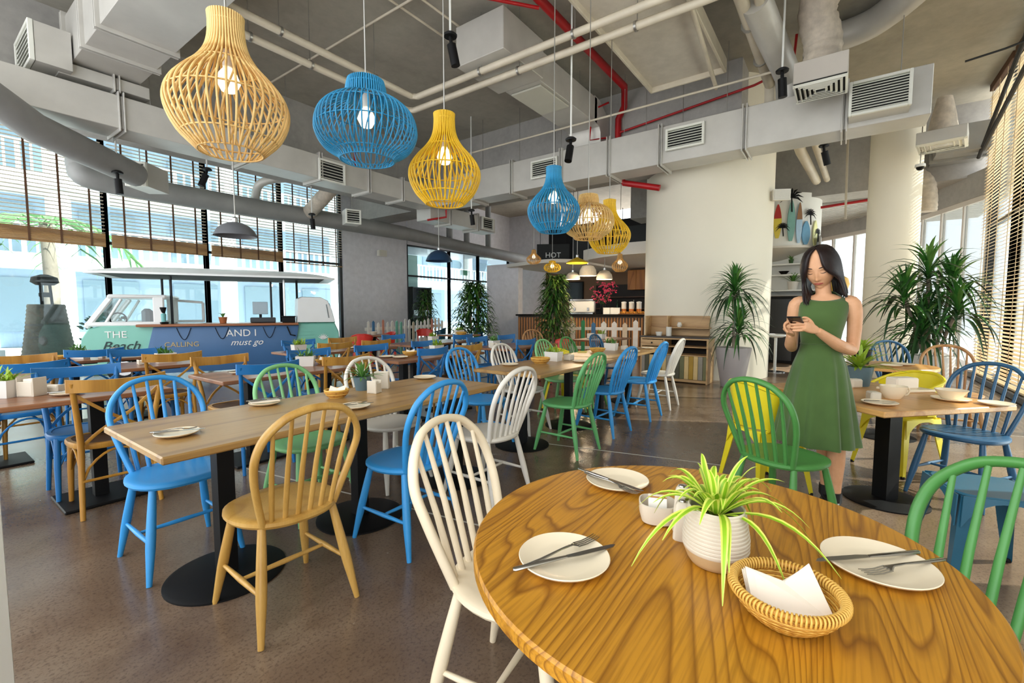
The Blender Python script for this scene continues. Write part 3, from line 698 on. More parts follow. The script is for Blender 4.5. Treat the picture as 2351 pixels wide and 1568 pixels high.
def basket(loc, ztop, prof, diam, height, mat, n, rr, label, group=None, twist=0.0, double=True):
    """loc = centre of the bottom opening; each rib is a part"""
    t = thing('pendant_lamp', label, 'lamp', loc, 0, group)
    H = prof[-1][1]; P = [(r_ * diam, z * height / H) for r_, z in prof]
    C = cat_rom([(r_, 0, z) for r_, z in P], 3)
    for v, (sc, tw, cnt) in enumerate([(1.0, 0.0, n)] + ([(0.955, twist, n // 2)] if double else [])):
        pts = []
        for i, p in enumerate(C):
            a = tw * (i / (len(C) - 1) - 0.5); pts.append((p.x * sc * math.cos(a), p.x * sc * math.sin(a), p.z))
        mb = MB(); mb.tube(pts, rr if v == 0 else rr * 0.8, 5); me = mb.mesh('rib', mat, angle=80)
        for k in range(cnt):
            link('rib', me, t, (0, 0, 0), (0, 0, 2 * math.pi * (k + 0.5 * v) / cnt))
    for q in (0.0, 0.09, 0.36, 0.62, 0.93):
        i = min(range(len(C)), key=lambda j: abs(C[j].z - q * height)); r_ = C[i].x * 0.985
        mb = MB(); mb.tube([(r_ * math.cos(2 * math.pi * k / 40), r_ * math.sin(2 * math.pi * k / 40), C[i].z) for k in range(40)], rr * 0.8, 5, closed=True); obj('hoop', mb, mat, t, angle=80)
    mb = MB(); mb.lathe([(P[-1][0], height), (P[-1][0] * .6, height + 0.012), (0.012, height + 0.02)], 24, cap0=False); obj('top_cap', mb, mat, t)
    zb = height * 0.52; mb = MB(); br = 0.058 if diam > 0.5 else 0.05
    mb.lathe([(0.0, zb - br), (br * .6, zb - br * .8), (br, zb), (br * .75, zb + br * .7), (br * .35, zb + br * 1.25)], 18); obj('bulb', mb, BULB, t)
    mb = MB(); mb.lathe([(0.018, zb + br * 1.2), (0.024, zb + br * 1.3), (0.024, zb + 0.16), (0.008, zb + 0.17)], 12); obj('socket', mb, m_plain('lamp_socket', rgb(225, 222, 214), 0.5), t)
    mb = MB(); mb.tube([(0, 0, zb + 0.16), (0, 0, ztop - loc[2])], 0.0055, 6); obj('cord', mb, WIRE, t)
    return t
basket((1.135, 2.690, 2.145), 5.5, PEAR, 0.575, 0.70, RATTAN, 44, 0.0060, 'largest natural rattan pear lamp over the near end of the oak table', twist=0.9)
basket((1.900, 2.548, 2.275), 5.5, SQUAT, 0.635, 0.50, BLUE_R, 52, 0.0048, 'squat blue basket lamp beside the large rattan one', twist=0.7)
basket((2.525, 2.460, 2.10), 5.5, PEAR, 0.53, 0.66, YEL_R, 40, 0.0058, 'yellow pear-shaped basket lamp third in the row', twist=0.8)
basket((4.254, 2.540, 2.14), 5.5, PEAR, 0.55, 0.675, BLUE_R, 44, 0.0066, 'blue pear-shaped basket lamp fourth in the row', twist=0.6)
basket((4.765, 2.385, 2.115), 5.5, SQUAT, 0.57, 0.49, RATTAN, 44, 0.0062, 'squat natural rattan lamp fifth in the row', twist=0.7)
basket((5.97, 2.665, 2.10), 5.5, PEAR, 0.575, 0.72, YEL_R, 36, 0.0072, 'last yellow basket lamp of the row, by the cream column', twist=0.5)
# dome and cone pendants farther off
def dome(loc, ztop, r, h, mat, label, prof=None, bulb=True, group=None):
    t = thing('pendant_lamp', label, 'lamp', loc, 0, group)
    pr = prof or [(1.0, 0.0), (0.97, 0.10), (0.84, 0.45), (0.62, 0.74), (0.34, 0.93), (0.10, 1.0)]
    mb = MB(); mb.lathe([(a * r, b * h) for a, b in pr] + [(a * r * 0.96, b * h * 0.96 - 0.002) for a, b in pr[::-1]], 32, cap0=False, cap1=False); obj('shade', mb, mat, t)
    mb = MB(); mb.lathe([(0.035, h * .97), (0.035, h + 0.05), (0.012, h + 0.07)], 12); obj('cap', mb, CHROME, t)
    mb = MB(); mb.tube([(0, 0, h), (0, 0, ztop - loc[2])], 0.008, 6); obj('cord', mb, WIRE, t)
    if bulb:
        ld = bpy.data.lights.new('lamp_light', 'POINT'); ld.energy = 14; ld.color = (1, .78, .5); ld.shadow_soft_size = .05; lo = bpy.data.objects.new('lamp_light', ld); COL.objects.link(lo); lo.parent = t; lo.location = (0, 0, -.06)
        mb = MB(); mb.lathe([(0.0, h * .15), (0.05, h * .3), (0.03, h * .6)], 12); obj('bulb', mb, BULB, t)
    return t
dome((2.84, 6.70, 2.30), 5.5, 0.265, 0.19, m_paint('grey_enamel', rgb(104, 106, 110), 0.35, 0.05, 4), 'dark grey dome lamp hanging before the facade blinds', bulb=False)
dome((7.72, 7.74, 2.45), 5.5, 0.31, 0.26, m_paint('navy_enamel', rgb(38, 66, 96), 0.35, 0.05, 4), 'navy blue dome lamp before the glazed doors', bulb=False)
dome((9.75, 5.16, 2.42), 5.5, 0.27, 0.14, m_paint('yellow_enamel', rgb(222, 178, 40), 0.4, 0.05, 4), 'yellow shallow cone lamp in the bar cluster', prof=[(1, 0), (0.95, 0.12), (0.6, 0.5), (0.2, 0.85), (0.1, 1)])
WV = m_paint('white_woven', rgb(228, 216, 196), 0.7, 0.1, 30)
dome((11.09, 6.00, 2.14), 5.5, 0.20, 0.20, WV, 'smallest white dome lamp over the bar, before the dark wall', prof=[(1, 0), (1, .1), (.9, .5), (.6, .85), (.1, 1)])
dome((10.88, 5.44, 2.20), 5.5, 0.23, 0.30, WV, 'middle white dome lamp over the bar, larger than its neighbours', prof=[(1, 0), (1, .1), (.92, .5), (.65, .85), (.1, 1)])
dome((11.60, 5.30, 2.14), 2.73, 0.22, 0.26, WV, 'white dome lamp over the bar beside the wooden panel', prof=[(1, 0), (1, .1), (.9, .5), (.6, .85), (.1, 1)])
GOLD_R = m_paint('golden_rattan', rgb(214, 164, 92), 0.5, 0.2, 12)
basket((9.60, 6.30, 2.46), 5.5, PEAR, 0.36, 0.34, GOLD_R, 22, 0.007, 'small golden rattan pear lamp at the bar end of the cluster', double=False)
basket((9.90, 5.94, 2.26), 5.5, SQUAT, 0.42, 0.27, YEL_R, 22, 0.008, 'small yellow squat basket lamp in the bar cluster', double=False)
basket((9.55, 4.0, 2.15), 5.5, PEAR, 0.34, 0.38, GOLD_R, 22, 0.007, 'small golden rattan lamp beside the cream column', double=False)
# ---------------------------------------------------------------- furniture
OAK = m_wood('oak_top', rgb(176, 138, 82), rgb(136, 98, 52), 'x', 8, 1.8, 0.32, stretch=0.09, bump=0.1)
OAK_ORANGE = m_wood('honey_oak_top', rgb(200, 140, 38), rgb(128, 76, 14), 'x', 58, 2.0, 0.36, fine=0.4, stretch=0.13, bump=0.03, seed=3.1)
BROWN = m_wood('brown_top', rgb(150, 100, 66), rgb(104, 62, 40), 'x', 7, 1.8, 0.3, stretch=0.09)
P_BLUE = m_paint('sky_blue_paint', rgb(54, 150, 216), 0.38, 0.08, 5)
P_BLUE2 = m_paint('mid_blue_paint', rgb(28, 108, 184), 0.4, 0.08, 5)
P_TEAL = m_paint('slate_blue_paint', rgb(44, 92, 128), 0.4, 0.08, 5)
P_GREEN = m_paint('green_paint', rgb(78, 142, 70), 0.4, 0.1, 5)
P_LGREEN = m_paint('light_green_paint', rgb(128, 190, 126), 0.4, 0.08, 5)
P_WHITE = m_paint('white_chair_paint', rgb(230, 224, 212), 0.42, 0.05, 5)
P_CREAM = m_paint('cream_chair_paint', rgb(236, 220, 190), 0.45, 0.07, 6)
P_NAT = m_wood('natural_beech', rgb(210, 166, 88), rgb(184, 138, 62), 'z', 4, 2.5, 0.36, fine=0.2)
P_TAN = m_wood('tan_beech', rgb(196, 148, 96), rgb(160, 112, 66), 'z', 4, 2.5, 0.4)
X_WOOD = m_wood('mustard_wood', rgb(200, 146, 58), rgb(160, 108, 34), 'z', 4, 2.5, 0.4)
X_BLUE = m_paint('royal_blue_paint', rgb(24, 112, 178), 0.42, 0.1, 5)
RUSH = m_wood('dark_rush', rgb(120, 84, 52), rgb(70, 46, 30), 'x', 12, 4, 0.7)
P_YEL = m_paint('yellow_metal', rgb(238, 218, 40), 0.35, 0.05, 5)
P_RED = m_paint('red_metal', rgb(206, 48, 36), 0.4, 0.06, 5)
P_TMET = m_paint('teal_metal', rgb(38, 92, 116), 0.35, 0.06, 5)

def seat_ring(k, z, front=1.0):
    out = []
    for i in range(36):
        a = 2 * math.pi * i / 36; c, s_ = math.cos(a), math.sin(a)
        x = 0.225 * math.copysign(abs(c) ** 0.80, c); y = 0.215 * math.copysign(abs(s_) ** 0.86, s_)
        if y < 0: x *= 1 - 0.10 * (-y / 0.215)
        out.append((x * k, y * k, z))
    return out
def make_windsor(mat):
    t = thing('windsor_chair', 'x', 'chair')
    mb = MB(); mb.loft([seat_ring(.80, .424), seat_ring(.96, .430), seat_ring(1.0, .442), seat_ring(.995, .456), seat_ring(.94, .462), seat_ring(.78, .458), seat_ring(.45, .453)])
    obj('seat', mb, mat, t)
    hp = [(-.152, -.148, .445), (-.180, -.180, .55), (-.205, -.216, .66), (-.212, -.252, .75), (-.186, -.278, .828), (-.125, -.303, .890), (-.06, -.313, .914), (0, -.315, .920)]
    hp = hp + [(-x, y, z) for x, y, z in hp[-2::-1]]
    H = cat_rom(hp, 5)
    mb = MB(); mb.tube(H, 0.0145, 8, flat=1.25, up=(0, 1, 0)); obj('back_hoop', mb, mat, t, angle=60)
    up = [p for p in H if p.z > 0.6]
    for k in range(6):
        xb = -.125 + .05 * k; xt = xb * 1.28
        q = min((p for p in up if p.z > .7), key=lambda p: abs(p.x - xt))
        a = Vector((xb, -.165 - .018 * (1 - abs(xb) / .13), .448)); b = Vector((xt, q.y, q.z))
        m1 = a.lerp(b, .5) + Vector((0, .006, 0))
        mb = MB(); mb.tube([a, a.lerp(m1, .6), m1, b], [.0105, .0115, .0105, .0075], 8); obj('spindle', mb, mat, t, angle=60)
    feet = {}
    for sx in (-1, 1):
        for sy in (-1, 1):
            a = Vector((sx * .150, .135 * sy, .435)); b = Vector((sx * .208, .228 * sy, 0.0))
            L = [a.lerp(b, q) for q in (0, .25, .5, .62, .85, 1)]
            mb = MB(); mb.tube(L, [.016, .0195, .0215, .021, .0155, .012], 10); obj('leg', mb, mat, t, angle=60)
            feet[sx, sy] = (a, b)
    mids = []
    for sx in (-1, 1):
        p = feet[sx, -1][0].lerp(feet[sx, -1][1], .58); q = feet[sx, 1][0].lerp(feet[sx, 1][1], .58); mids.append(p.lerp(q, .5))
        mb = MB(); mb.tube([p, p.lerp(q, .5), q], [.008, .0125, .008], 8); obj('side_stretcher', mb, mat, t, angle=60)
    mb = MB(); mb.tube([mids[0], mids[0].lerp(mids[1], .5), mids[1]], [.008, .012, .008], 8); obj('cross_stretcher', mb, mat, t, angle=60)
    return t
W0 = make_windsor(P_NAT); W_TREE = tree_of(W0); W_USED = [False]
def windsor(x, y, rz, mat, label, group=None):
    if not W_USED[0] and mat is P_NAT:
        W_USED[0] = True; W0.location = (x, y, 0); W0.rotation_euler = (0, 0, rz); W0['label'] = label
        if group: W0['group'] = group
        return W0
    return dup(W0, (x, y, 0), rz, label, group, {P_NAT: mat}, W_TREE)
GA = 'spindle-back chairs at the oak tables'
# long oak row, side towards the camera (they face +Y) and far side (they face -Y)
for x, y, rz, m, lb in [
    (0.985, 1.968, R(-2), P_NAT, 'natural wood spindle-back chair, its back to us, at the long oak table'),
    (1.715, 1.985, R(1), P_BLUE, 'bright blue spindle-back chair with its back to us beside the natural wood one'),
    (2.42, 1.975, R(-1), P_WHITE, 'white spindle-back chair beyond the bright blue one, end of the first oak table'),
    (3.655, 2.02, R(-2), m_paint('glare_green_paint', rgb(98, 170, 104), 0.4, 0.1, 5), 'green spindle-back chair seen from behind at the second oak table'),  # green lightened for this chair alone, painting the glare on it
    (4.46, 2.03, R(-3), P_BLUE, 'blue spindle-back chair next to the green one at the second oak table'),
    (5.35, 1.98, R(1), P_BLUE, 'blue spindle-back chair between its blue twin and the white end chair'),
    (6.10, 1.985, R(2), P_WHITE, 'white spindle-back chair at the row end, before the wooden dresser'),
    (0.86, 2.81, R(180), P_BLUE, 'blue spindle-back chair across the oak table, facing us at its near end'),
    (1.58, 2.79, R(181), P_LGREEN, 'light green spindle-back chair across the oak table, facing us'),
    (2.21, 2.75, R(178), P_WHITE, 'white spindle-back chair across the oak table behind the grey plant pot'),
    (3.31, 2.76, R(180), P_BLUE, 'pale-lit blue spindle-back chair on the far side, where the two oak tables meet'),
    (4.00, 2.76, R(180), P_WHITE, 'white spindle-back chair across the second oak table'),
    (4.90, 2.78, R(180), P_LGREEN, 'pale green spindle-back chair across the second oak table behind its white planter'),
    (5.55, 2.80, R(180), P_GREEN, 'green spindle-back chair across the third oak table, far side'),
    (6.45, 2.80, R(180), P_TEAL, 'slate blue spindle-back chair across the last oak table')]:
    windsor(x, y, rz, m, lb, GA)
windsor(7.12, 4.55, R(150), P_TAN, 'tan spindle-back chair standing before the bar plant')
# round table chairs and right-hand chairs
windsor(1.155, 0.805, R(188), P_CREAM, 'large cream-white spindle-back chair drawn up to the round table')
windsor(1.375, -0.215, R(52), P_GREEN, 'green spindle-back chair cut by the picture edge beside the round table')
windsor(3.04, 0.245, R(-28 - 90), P_GREEN, 'green spindle-back chair in front of the standing woman')

def make_x(mat, seat_m):
    t = thing('crossback_chair', 'x', 'chair')
    def ring(k, z):
        out = []
        for i in range(28):
            a = 2 * math.pi * i / 28; c, s_ = math.cos(a), math.sin(a)
            x = .215 * math.copysign(abs(c) ** .6, c); y = .205 * math.copysign(abs(s_) ** .6, s_)
            if y < 0: x *= 1 - .14 * (-y / .205)
            out.append((x * k, y * k, z))
        return out
    mb = MB(); mb.loft([ring(.97, .425), ring(1, .435), ring(1, .455), ring(.97, .462), ring(.86, .462), ring(.84, .452)], cap1=False); obj('seat_frame', mb, mat, t)
    mb = MB(); mb.loft([ring(.845, .446), ring(.84, .457), ring(.5, .449)]); obj('rush_seat', mb, seat_m, t)
    for sx in (-1, 1):
        P = cat_rom([(sx * .200, -.225, 0), (sx * .188, -.190, .25), (sx * .182, -.188, .46), (sx * .198, -.225, .66), (sx * .222, -.275, .862)], 5)
        mb = MB(); mb.tube(P, [.0135 + .004 * math.sin(math.pi * i / (len(P) - 1)) for i in range(len(P))], 8); obj('rear_post', mb, mat, t, angle=60)
        mb = MB(); mb.tube([(sx * .168, .155, .44), (sx * .176, .168, .25), (sx * .182, .176, 0)], [.018, .0185, .013], 8); obj('front_leg', mb, mat, t, angle=60)
    arc = [(-.245, -.262), (-.16, -.292), (-.08, -.306), (0, -.31), (.08, -.306), (.16, -.292), (.245, -.262)]
    mb = MB(); A = cat_rom([(x, y, 0) for x, y in arc], 3); rings = []
    for i, p in enumerate(A):
        q = abs(2 * i / (len(A) - 1) - 1); h0 = .795 + .012 * q; h1 = .872 + .016 * q * q
        rings.append([(p.x, p.y - .010, h0), (p.x, p.y + .010, h0), (p.x, p.y + .011, (h0 + h1) / 2), (p.x, p.y + .008, h1), (p.x, p.y - .012, h1)])
    mb.loft(rings); obj('top_rail', mb, mat, t)
    for sx in (-1, 1):
        P = cat_rom([(sx * .208, -.248, .79), (sx * .06, -.262 - .006 * sx, .66), (-sx * .09, -.225 - .006 * sx, .55), (-sx * .165, -.185, .465)], 5)
        mb = MB(); mb.tube(P, .011, 6, flat=.55, up=(0, 1, 0)); obj('cross_brace', mb, mat, t, angle=60)
    mb = MB(); mb.tube([(-.19, -.2, .235), (.19, -.2, .235)], .009, 6); obj('rear_stretcher', mb, mat, t)
    for a, b in (((-.178, .165), (.178, .165)), ((-.178, .165), (-.188, -.19)), ((.178, .165), (.188, -.19)), ((-.188, -.19), (.188, -.19))):
        P = [Vector((a[0] + (b[0] - a[0]) * q, a[1] + (b[1] - a[1]) * q, .22 + .19 * math.sin(math.pi * q) ** .6)) for q in [i / 10 for i in range(11)]]
        mb = MB(); mb.tube(P, .008, 6); obj('seat_hoop', mb, mat, t, angle=60)
    return t
X0 = make_x(X_WOOD, RUSH); X_TREE = tree_of(X0); X_USED = [False]
def xchair(x, y, rz, mat, label, group='cross-back chairs at the brown tables'):
    if not X_USED[0] and mat is X_WOOD:
        X_USED[0] = True; X0.location = (x, y, 0); X0.rotation_euler = (0, 0, rz); X0['label'] = label; X0['group'] = group; return X0
    rc = {X_WOOD: mat}
    if mat is X_BLUE: rc[RUSH] = mat
    return dup(X0, (x, y, 0), rz, label, group, rc, X_TREE)
N, S_ = R(0), R(180)
for x, y, rz, m, lb in [
    (0.84, 3.965, N, X_WOOD, 'mustard wood cross-back chair, back to us, behind the blue spindle-back chair'),
    (1.78, 3.97, N, X_BLUE, 'blue cross-back chair, back to us, left of the light green spindle-back chair'),
    (2.49, 3.97, N, X_WOOD, 'wooden cross-back chair, back to us, above the napkin basket'),
    (3.58, 3.97, R(3), X_BLUE, 'blue cross-back chair, back to us, with its crossed back showing above the oak table'),
    (4.20, 3.97, N, X_WOOD, 'wooden cross-back chair top peeking over the pale blue spindle-back chair'),
    (5.45, 3.97, N, X_BLUE, 'blue cross-back chair, back to us, at the brown table nearest the bar plant'),
    (0.80, 4.36, R(176), X_BLUE, 'blue cross-back chair across the brown table at the left edge'),
    (1.80, 4.36, R(183), X_WOOD, 'wooden cross-back chair across the brown table, at its left corner'),
    (2.65, 4.36, S_, X_BLUE, 'blue cross-back chair across the brown table beside the wooden one'),
    (3.45, 4.36, S_, X_BLUE, 'blue cross-back chair across the third brown table, its first on the far side'),
    (4.33, 4.36, S_, X_BLUE, 'blue cross-back chair across the third brown table, its second on the far side'),
    (5.43, 4.36, S_, X_BLUE, 'blue cross-back chair across the fourth brown table beside the tall plant'),
    (6.20, 4.36, S_, X_BLUE, 'blue cross-back chair across the fourth brown table, at the bar end'),
    (1.64, 5.575, R(-2), X_WOOD, 'wooden cross-back chair, back to us, in the second brown row by the van counter'),
    (0.62, 5.575, R(4), X_BLUE, 'blue cross-back chair, back to us, in the second brown row at the left edge'),
    (3.40, 5.575, N, X_WOOD, 'wooden cross-back chair, back to us, in the second brown row by the van rear'),
    (4.05, 5.575, N, X_WOOD, 'wooden cross-back chair, back to us, in the second brown row before the red chairs'),
    (5.86, 5.575, N, X_BLUE, 'blue cross-back chair, back to us, in the second brown row by the tall plant'),
    (0.71, 5.935, S_, X_WOOD, 'wooden cross-back chair across the second brown row at the left edge'),
    (1.57, 5.935, S_, X_BLUE, 'blue cross-back chair across the second brown row before the van cab'),
    (3.40, 5.935, S_, X_BLUE, 'blue cross-back chair across the second brown row before the van rear'),
    (4.10, 5.935, S_, X_WOOD, 'wooden cross-back chair across the second brown row, next to the van rear'),
    (5.08, 5.935, S_, X_BLUE, 'blue cross-back chair across the second brown row before the picket fence'),
    (1.30, 6.80, N, X_BLUE, 'blue cross-back chair in the back row before the van nose')]:
    xchair(x, y, rz, m, lb)

def make_metal(mat, label, loc, rz, arms=True, back=True):
    """stamped sheet-metal cafe chair"""
    t = thing('metal_cafe_chair', label, 'chair', loc, rz)
    mb = MB(); poly = [(math.copysign(abs(math.cos(a)) ** .45, math.cos(a)) * .18, math.copysign(abs(math.sin(a)) ** .45, math.sin(a)) * .18) for a in [2 * math.pi * k / 32 for k in range(32)]]
    mb.prism(poly, .435, .452, 0.008); obj('seat', mb, mat, t)
    corners = {}
    for sx in (-1, 1):
        for sy in (-1, 1):
            a = Vector((sx * .162, sy * .162, .44)); b = Vector((sx * .215, sy * .215, .012)); rings = []
            for q, w in ((0, .062), (.5, .046), (1, .026)):
                p = a.lerp(b, q); d1 = Vector((-sx, 0, 0)) * w; d2 = Vector((0, -sy, 0)) * w
                rings.append([p + d1, p + d1 * .5 + Vector((sx, sy, 0)) * .002, p + Vector((sx, sy, 0)) * .004, p + d2 * .5 + Vector((sx, sy, 0)) * .002, p + d2, p + (d1 + d2) * .18])
            mb = MB(); mb.loft(rings); lg = obj('leg', mb, mat, t)
            mb = MB(); mb.lathe([(.013, 0), (.015, .012), (.012, .02)], 10, (b.x - sx * .006, b.y - sy * .006, 0)); obj('foot_cap', mb, BLACK, lg)
    for k in range(4):
        M = Matrix.Rotation(k * math.pi / 2, 4, 'Z'); mb = MB(M); top = []; bot = []
        for i in range(13):
            q = i / 12 * 2 - 1; x = q * .165
            top.append((x, -.182, .447)); bot.append((x * 1.05, -.192 , .43 - .13 * (abs(q) ** 2.6)))
        mb.loft([[top[i], bot[i], (bot[i][0], bot[i][1] + .006, bot[i][2]), (top[i][0], top[i][1] + .006, top[i][2])] for i in range(13)]); obj('apron', mb, mat, t)
    if back:
        P = cat_rom([(-.185, .13, .66), (-.215, 0, .70), (-.205, -.14, .745), (-.10, -.215, .785), (0, -.225, .79), (.10, -.215, .785), (.205, -.14, .745), (.215, 0, .70), (.185, .13, .66)], 5)
        if not arms: P = [p for p in P if p.y < -.10]
        mb = MB(); mb.tube(P, .012, 8); obj('back_rim', mb, mat, t)
        low = [Vector((p.x * .86, p.y * .88, .47 if arms else .60)) for p in P if p.y < -.02]; hi = [p for p in P if p.y < -.02]
        mb = MB(); mb.loft([[h, (h + l) / 2 + Vector((0, -.006, 0)), l, l + Vector((0, .004, 0)), (h + l) / 2 + Vector((0, -.002, 0)), h + Vector((0, .004, 0))] for h, l in zip(hi, low)]); obj('back_panel', mb, mat, t)
        for sx in (-1, 1):
            mb = MB(); mb.tube([(sx * .165, -.13, .45), (P[0].x * -sx if arms else sx * .19, P[0].y if arms else -.15, P[0].z if arms else .70)], .012, 8); obj('arm_support', mb, mat, t)
    return t
make_metal(P_YEL, 'yellow sheet-metal armchair across the pale table beside the woman', (4.82, -0.42, 0), R(47))
make_metal(P_TMET, 'teal sheet-metal stool seat behind the cropped green chair', (3.08, -0.60, 0), R(15), back=False)
make_metal(P_YEL, 'yellow sheet-metal chair across the pale table, half hidden behind the woman', (3.74, 0.42, 0), R(-133))
make_metal(P_RED, 'red sheet-metal chair left of the small dark table by the fence', (6.0, 8.35, 0), R(-40))
make_metal(P_RED, 'red sheet-metal chair with its back to the picket fence', (6.75, 8.55, 0), R(80))
make_metal(P_RED, 'red sheet-metal chair before the tan spindle-back chair', (7.05, 4.15, 0), R(60), arms=False)
make_metal(P_RED, 'red sheet-metal chair behind the fence plant', (8.45, 9.0, 0), R(150), arms=False)
make_metal(P_YEL, 'yellow sheet-metal chair under the third oak table', (5.15, 2.88, 0), R(170), arms=False)
make_metal(P_TMET, 'blue sheet-metal chair at the glazed door', (9.2, 9.3, 0), R(30))
make_metal(P_BLUE2, 'brighter blue sheet-metal chair at the glazed door', (10.3, 8.6, 0), R(200))

windsor(4.33, -0.72, R(58), P_TEAL, 'slate blue spindle-back chair across the pale square table by the window')
windsor(6.35, -0.95, R(95), P_TAN, 'tan spindle-back chair at the small round table by the window')
windsor(6.95, -0.62, R(120), P_TEAL, 'slate blue spindle-back chair behind the tan one by the window')

# ---------------------------------------------------------------- tables
def ped_table(name, label, cx, cy, lx, ly, h, mat, peds, rz=0.0, th=0.032, round_=False, base_r=0.26, col=(0.075, 0.075), square=False, cat='table', group=None):
    t = thing(name, label, cat, (cx, cy, 0), rz, group)
    mb = MB()
    if round_: mb.lathe([(lx * .985, h - th), (lx, h - th + .005), (lx, h - .006), (lx - .005, h)], 96)
    else: mb.box((0, 0, h - th / 2), (lx, ly, th), 0.006)
    obj('tabletop', mb, mat, t)
    for px, py in peds:
        mb = MB(); mb.box((px, py, (h - th) / 2), (col[0], col[1], h - th - .02)); p = obj('pedestal', mb, BLACK, t)
        mb = MB(); mb.box((px, py, h - th - .012), (.34, .34, .02)); obj('mount_plate', mb, BLACK, p)
        mb = MB()
        if square: mb.box((px, py, .01), (.44, .44, .02), .006)
        else: mb.lathe([(base_r, 0), (base_r, .008), (base_r - .02, .014), (.06, .022)], 48, (px, py, 0))
        obj('base_plate', mb, BLACK, t)
    return t
ped_table('dining_table', 'long oak dining table on black pedestals, the nearest of its row', 1.61, 2.415, 2.08, .77, .75, OAK, [(-.69, 0), (.08, 0), (.92, -.04)])
ped_table('dining_table', 'oak dining table second in the row, with a white planter', 4.00, 2.41, 1.58, .75, .75, OAK, [(-.45, .05), (.47, .05)])
ped_table('dining_table', 'oak dining table third in the row, nearest the wooden dresser', 5.68, 2.43, 1.70, .75, .75, OAK, [(-.45, 0), (.5, 0)])
for x0, x1, y0, y1, lb in [(-.5, 1.16, 3.81, 4.48, 'brown table at the left edge, behind the blue spindle-back chair'), (1.48, 2.9, 3.82, 4.50, 'brown table behind the light green spindle-back chair'),
                           (3.17, 4.62, 3.80, 4.46, 'brown table behind the blue chair with the crossed back'), (5.08, 6.5, 3.78, 4.46, 'brown table nearest the bar plant'),
                           (.1, 1.95, 5.40, 6.08, 'brown table in the second row, at the left'), (2.95, 4.5, 5.40, 6.08, 'brown table in the second row, middle'), (4.75, 6.25, 5.40, 6.08, 'brown table in the second row, far end'),
                           (.85, 2.1, 6.65, 7.30, 'brown table in the back row before the van')]:
    ped_table('cafe_table', lb, (x0 + x1) / 2, (y0 + y1) / 2, x1 - x0, y1 - y0, .75, BROWN, [(-(x1 - x0) / 2 + .35, 0), ((x1 - x0) / 2 - .35, 0)], square=True)
ped_table('round_table', 'small dark round table between the red chairs', 6.4, 8.5, .35, .35, .75, BROWN, [(0, 0)], round_=True)
ped_table('cafe_table', 'brown table before the white picket fence by the bar', 8.15, 3.75, 1.2, .7, .75, BROWN, [(0, 0)], square=True)
ped_table('cafe_table', 'small dark table at the fence plant', 7.6, 7.0, .7, .7, .75, BROWN, [(0, 0)], square=True)
ped_table('round_table', 'honey oak round table in front, with distinct wood grain', 1.117, .266, .533, .533, .745, OAK_ORANGE, [(0, 0)], round_=True, th=.034, base_r=.2)
PALE = m_wood('pale_oak_top', rgb(216, 164, 98), rgb(178, 122, 62), 'x', 8, 1.8, 0.32, stretch=0.1)
# square table beside the woman, turned about 45 degrees to the rows
_c, _s = math.cos(R(47)), math.sin(R(47)); _u = Vector((_c, _s)); _v = Vector((_s, -_c))
_n = Vector((3.36, -0.225)); _ctr = _n + _u * .52 + _v * .50
ped_table('dining_table', 'pale square dining table laid with cups beside the woman', _ctr.x, _ctr.y, 1.04, 1.00, .71, PALE, [(-.16, .02)], rz=R(47), th=.036, col=(.10, .10), base_r=.24)
ped_table('round_table', 'small pale round table by the tan chair and the window', 6.0, -.40, .40, .40, .74, PALE, [(0, 0)], round_=True)
# ---------------------------------------------------------------- the van counter
MINT = m_paint('mint_paint', rgb(128, 196, 178), 0.35, 0.05, 3)
VANBLUE = m_paint('van_blue_paint', rgb(64, 106, 152), 0.4, 0.06, 3)
VANWHITE = m_paint('van_white_paint', rgb(238, 240, 238), 0.35, 0.03, 3)
LET_W = m_plain('white_lettering', rgb(240, 240, 236), 0.6)
LET_D = m_plain('dark_lettering', rgb(34, 58, 58), 0.6)
LET_O = m_plain('ochre_lettering', rgb(196, 172, 120), 0.6)
van = thing('van_counter', 'mint and white camper van turned into a counter with a raised roof', 'van', (1.95, 10.6, 0), R(-26.6))
def extr_y(poly, y0, y1, b=0.05):
    cx = sum(p[0] for p in poly) / len(poly); cz = sum(p[1] for p in poly) / len(poly)
    def ins(k): return [(cx + (x - cx) * k, cz + (z - cz) * k) for x, z in poly]
    k = 0.94; mb = MB()
    mb.loft([[(x, y0, z) for x, z in ins(k)], [(x, y0 + b, z) for x, z in poly], [(x, y1 - b, z) for x, z in poly], [(x, y1, z) for x, z in ins(k)]])
    return mb
obj('lower_cab', extr_y([(1.15, .14), (1.15, 1.03), (.30, 1.03), (.08, .98), (-.02, .80), (-.05, .5), (0.02, .22), (.12, .14)], 0, 1.3), MINT, van)
for y in (.05, 1.25):
    nm = MB(); nm.bar((.05, y, .99), (.40, y, 1.52), .06, .09, .02); obj('front_pillar', nm, VANWHITE, van)
    nm = MB(); nm.box((1.08, y, 1.28), (.17, .06, .52), .02); obj('door_pillar', nm, VANWHITE, van)
    nm = MB(); nm.bar((.30, y, 1.04), (.55, y, 1.50), .05, .04, .01); obj('quarter_pillar', nm, VANWHITE, van)
    nm = MB(); nm.box((.60, y, 1.05), (1.12, .08, .08), .02); obj('window_sill', nm, VANWHITE, van)
    nm = MB(); nm.box((.75, y, 1.29), (.66, .008, .44)); obj('side_pane', nm, GLASS, van)
mb = MB(); mb.box((.78, .65, 1.545), (.86, 1.26, .07), .03); obj('cab_roof', mb, VANWHITE, van)
mb = MB(); mb.loft([[(.07, .10, 1.02), (.07, 1.20, 1.02), (.39, 1.20, 1.50), (.39, .10, 1.50)], [(.075, .10, 1.015), (.075, 1.20, 1.015), (.395, 1.20, 1.495), (.395, .10, 1.495)]]); obj('windscreen', mb, GLASS, van)
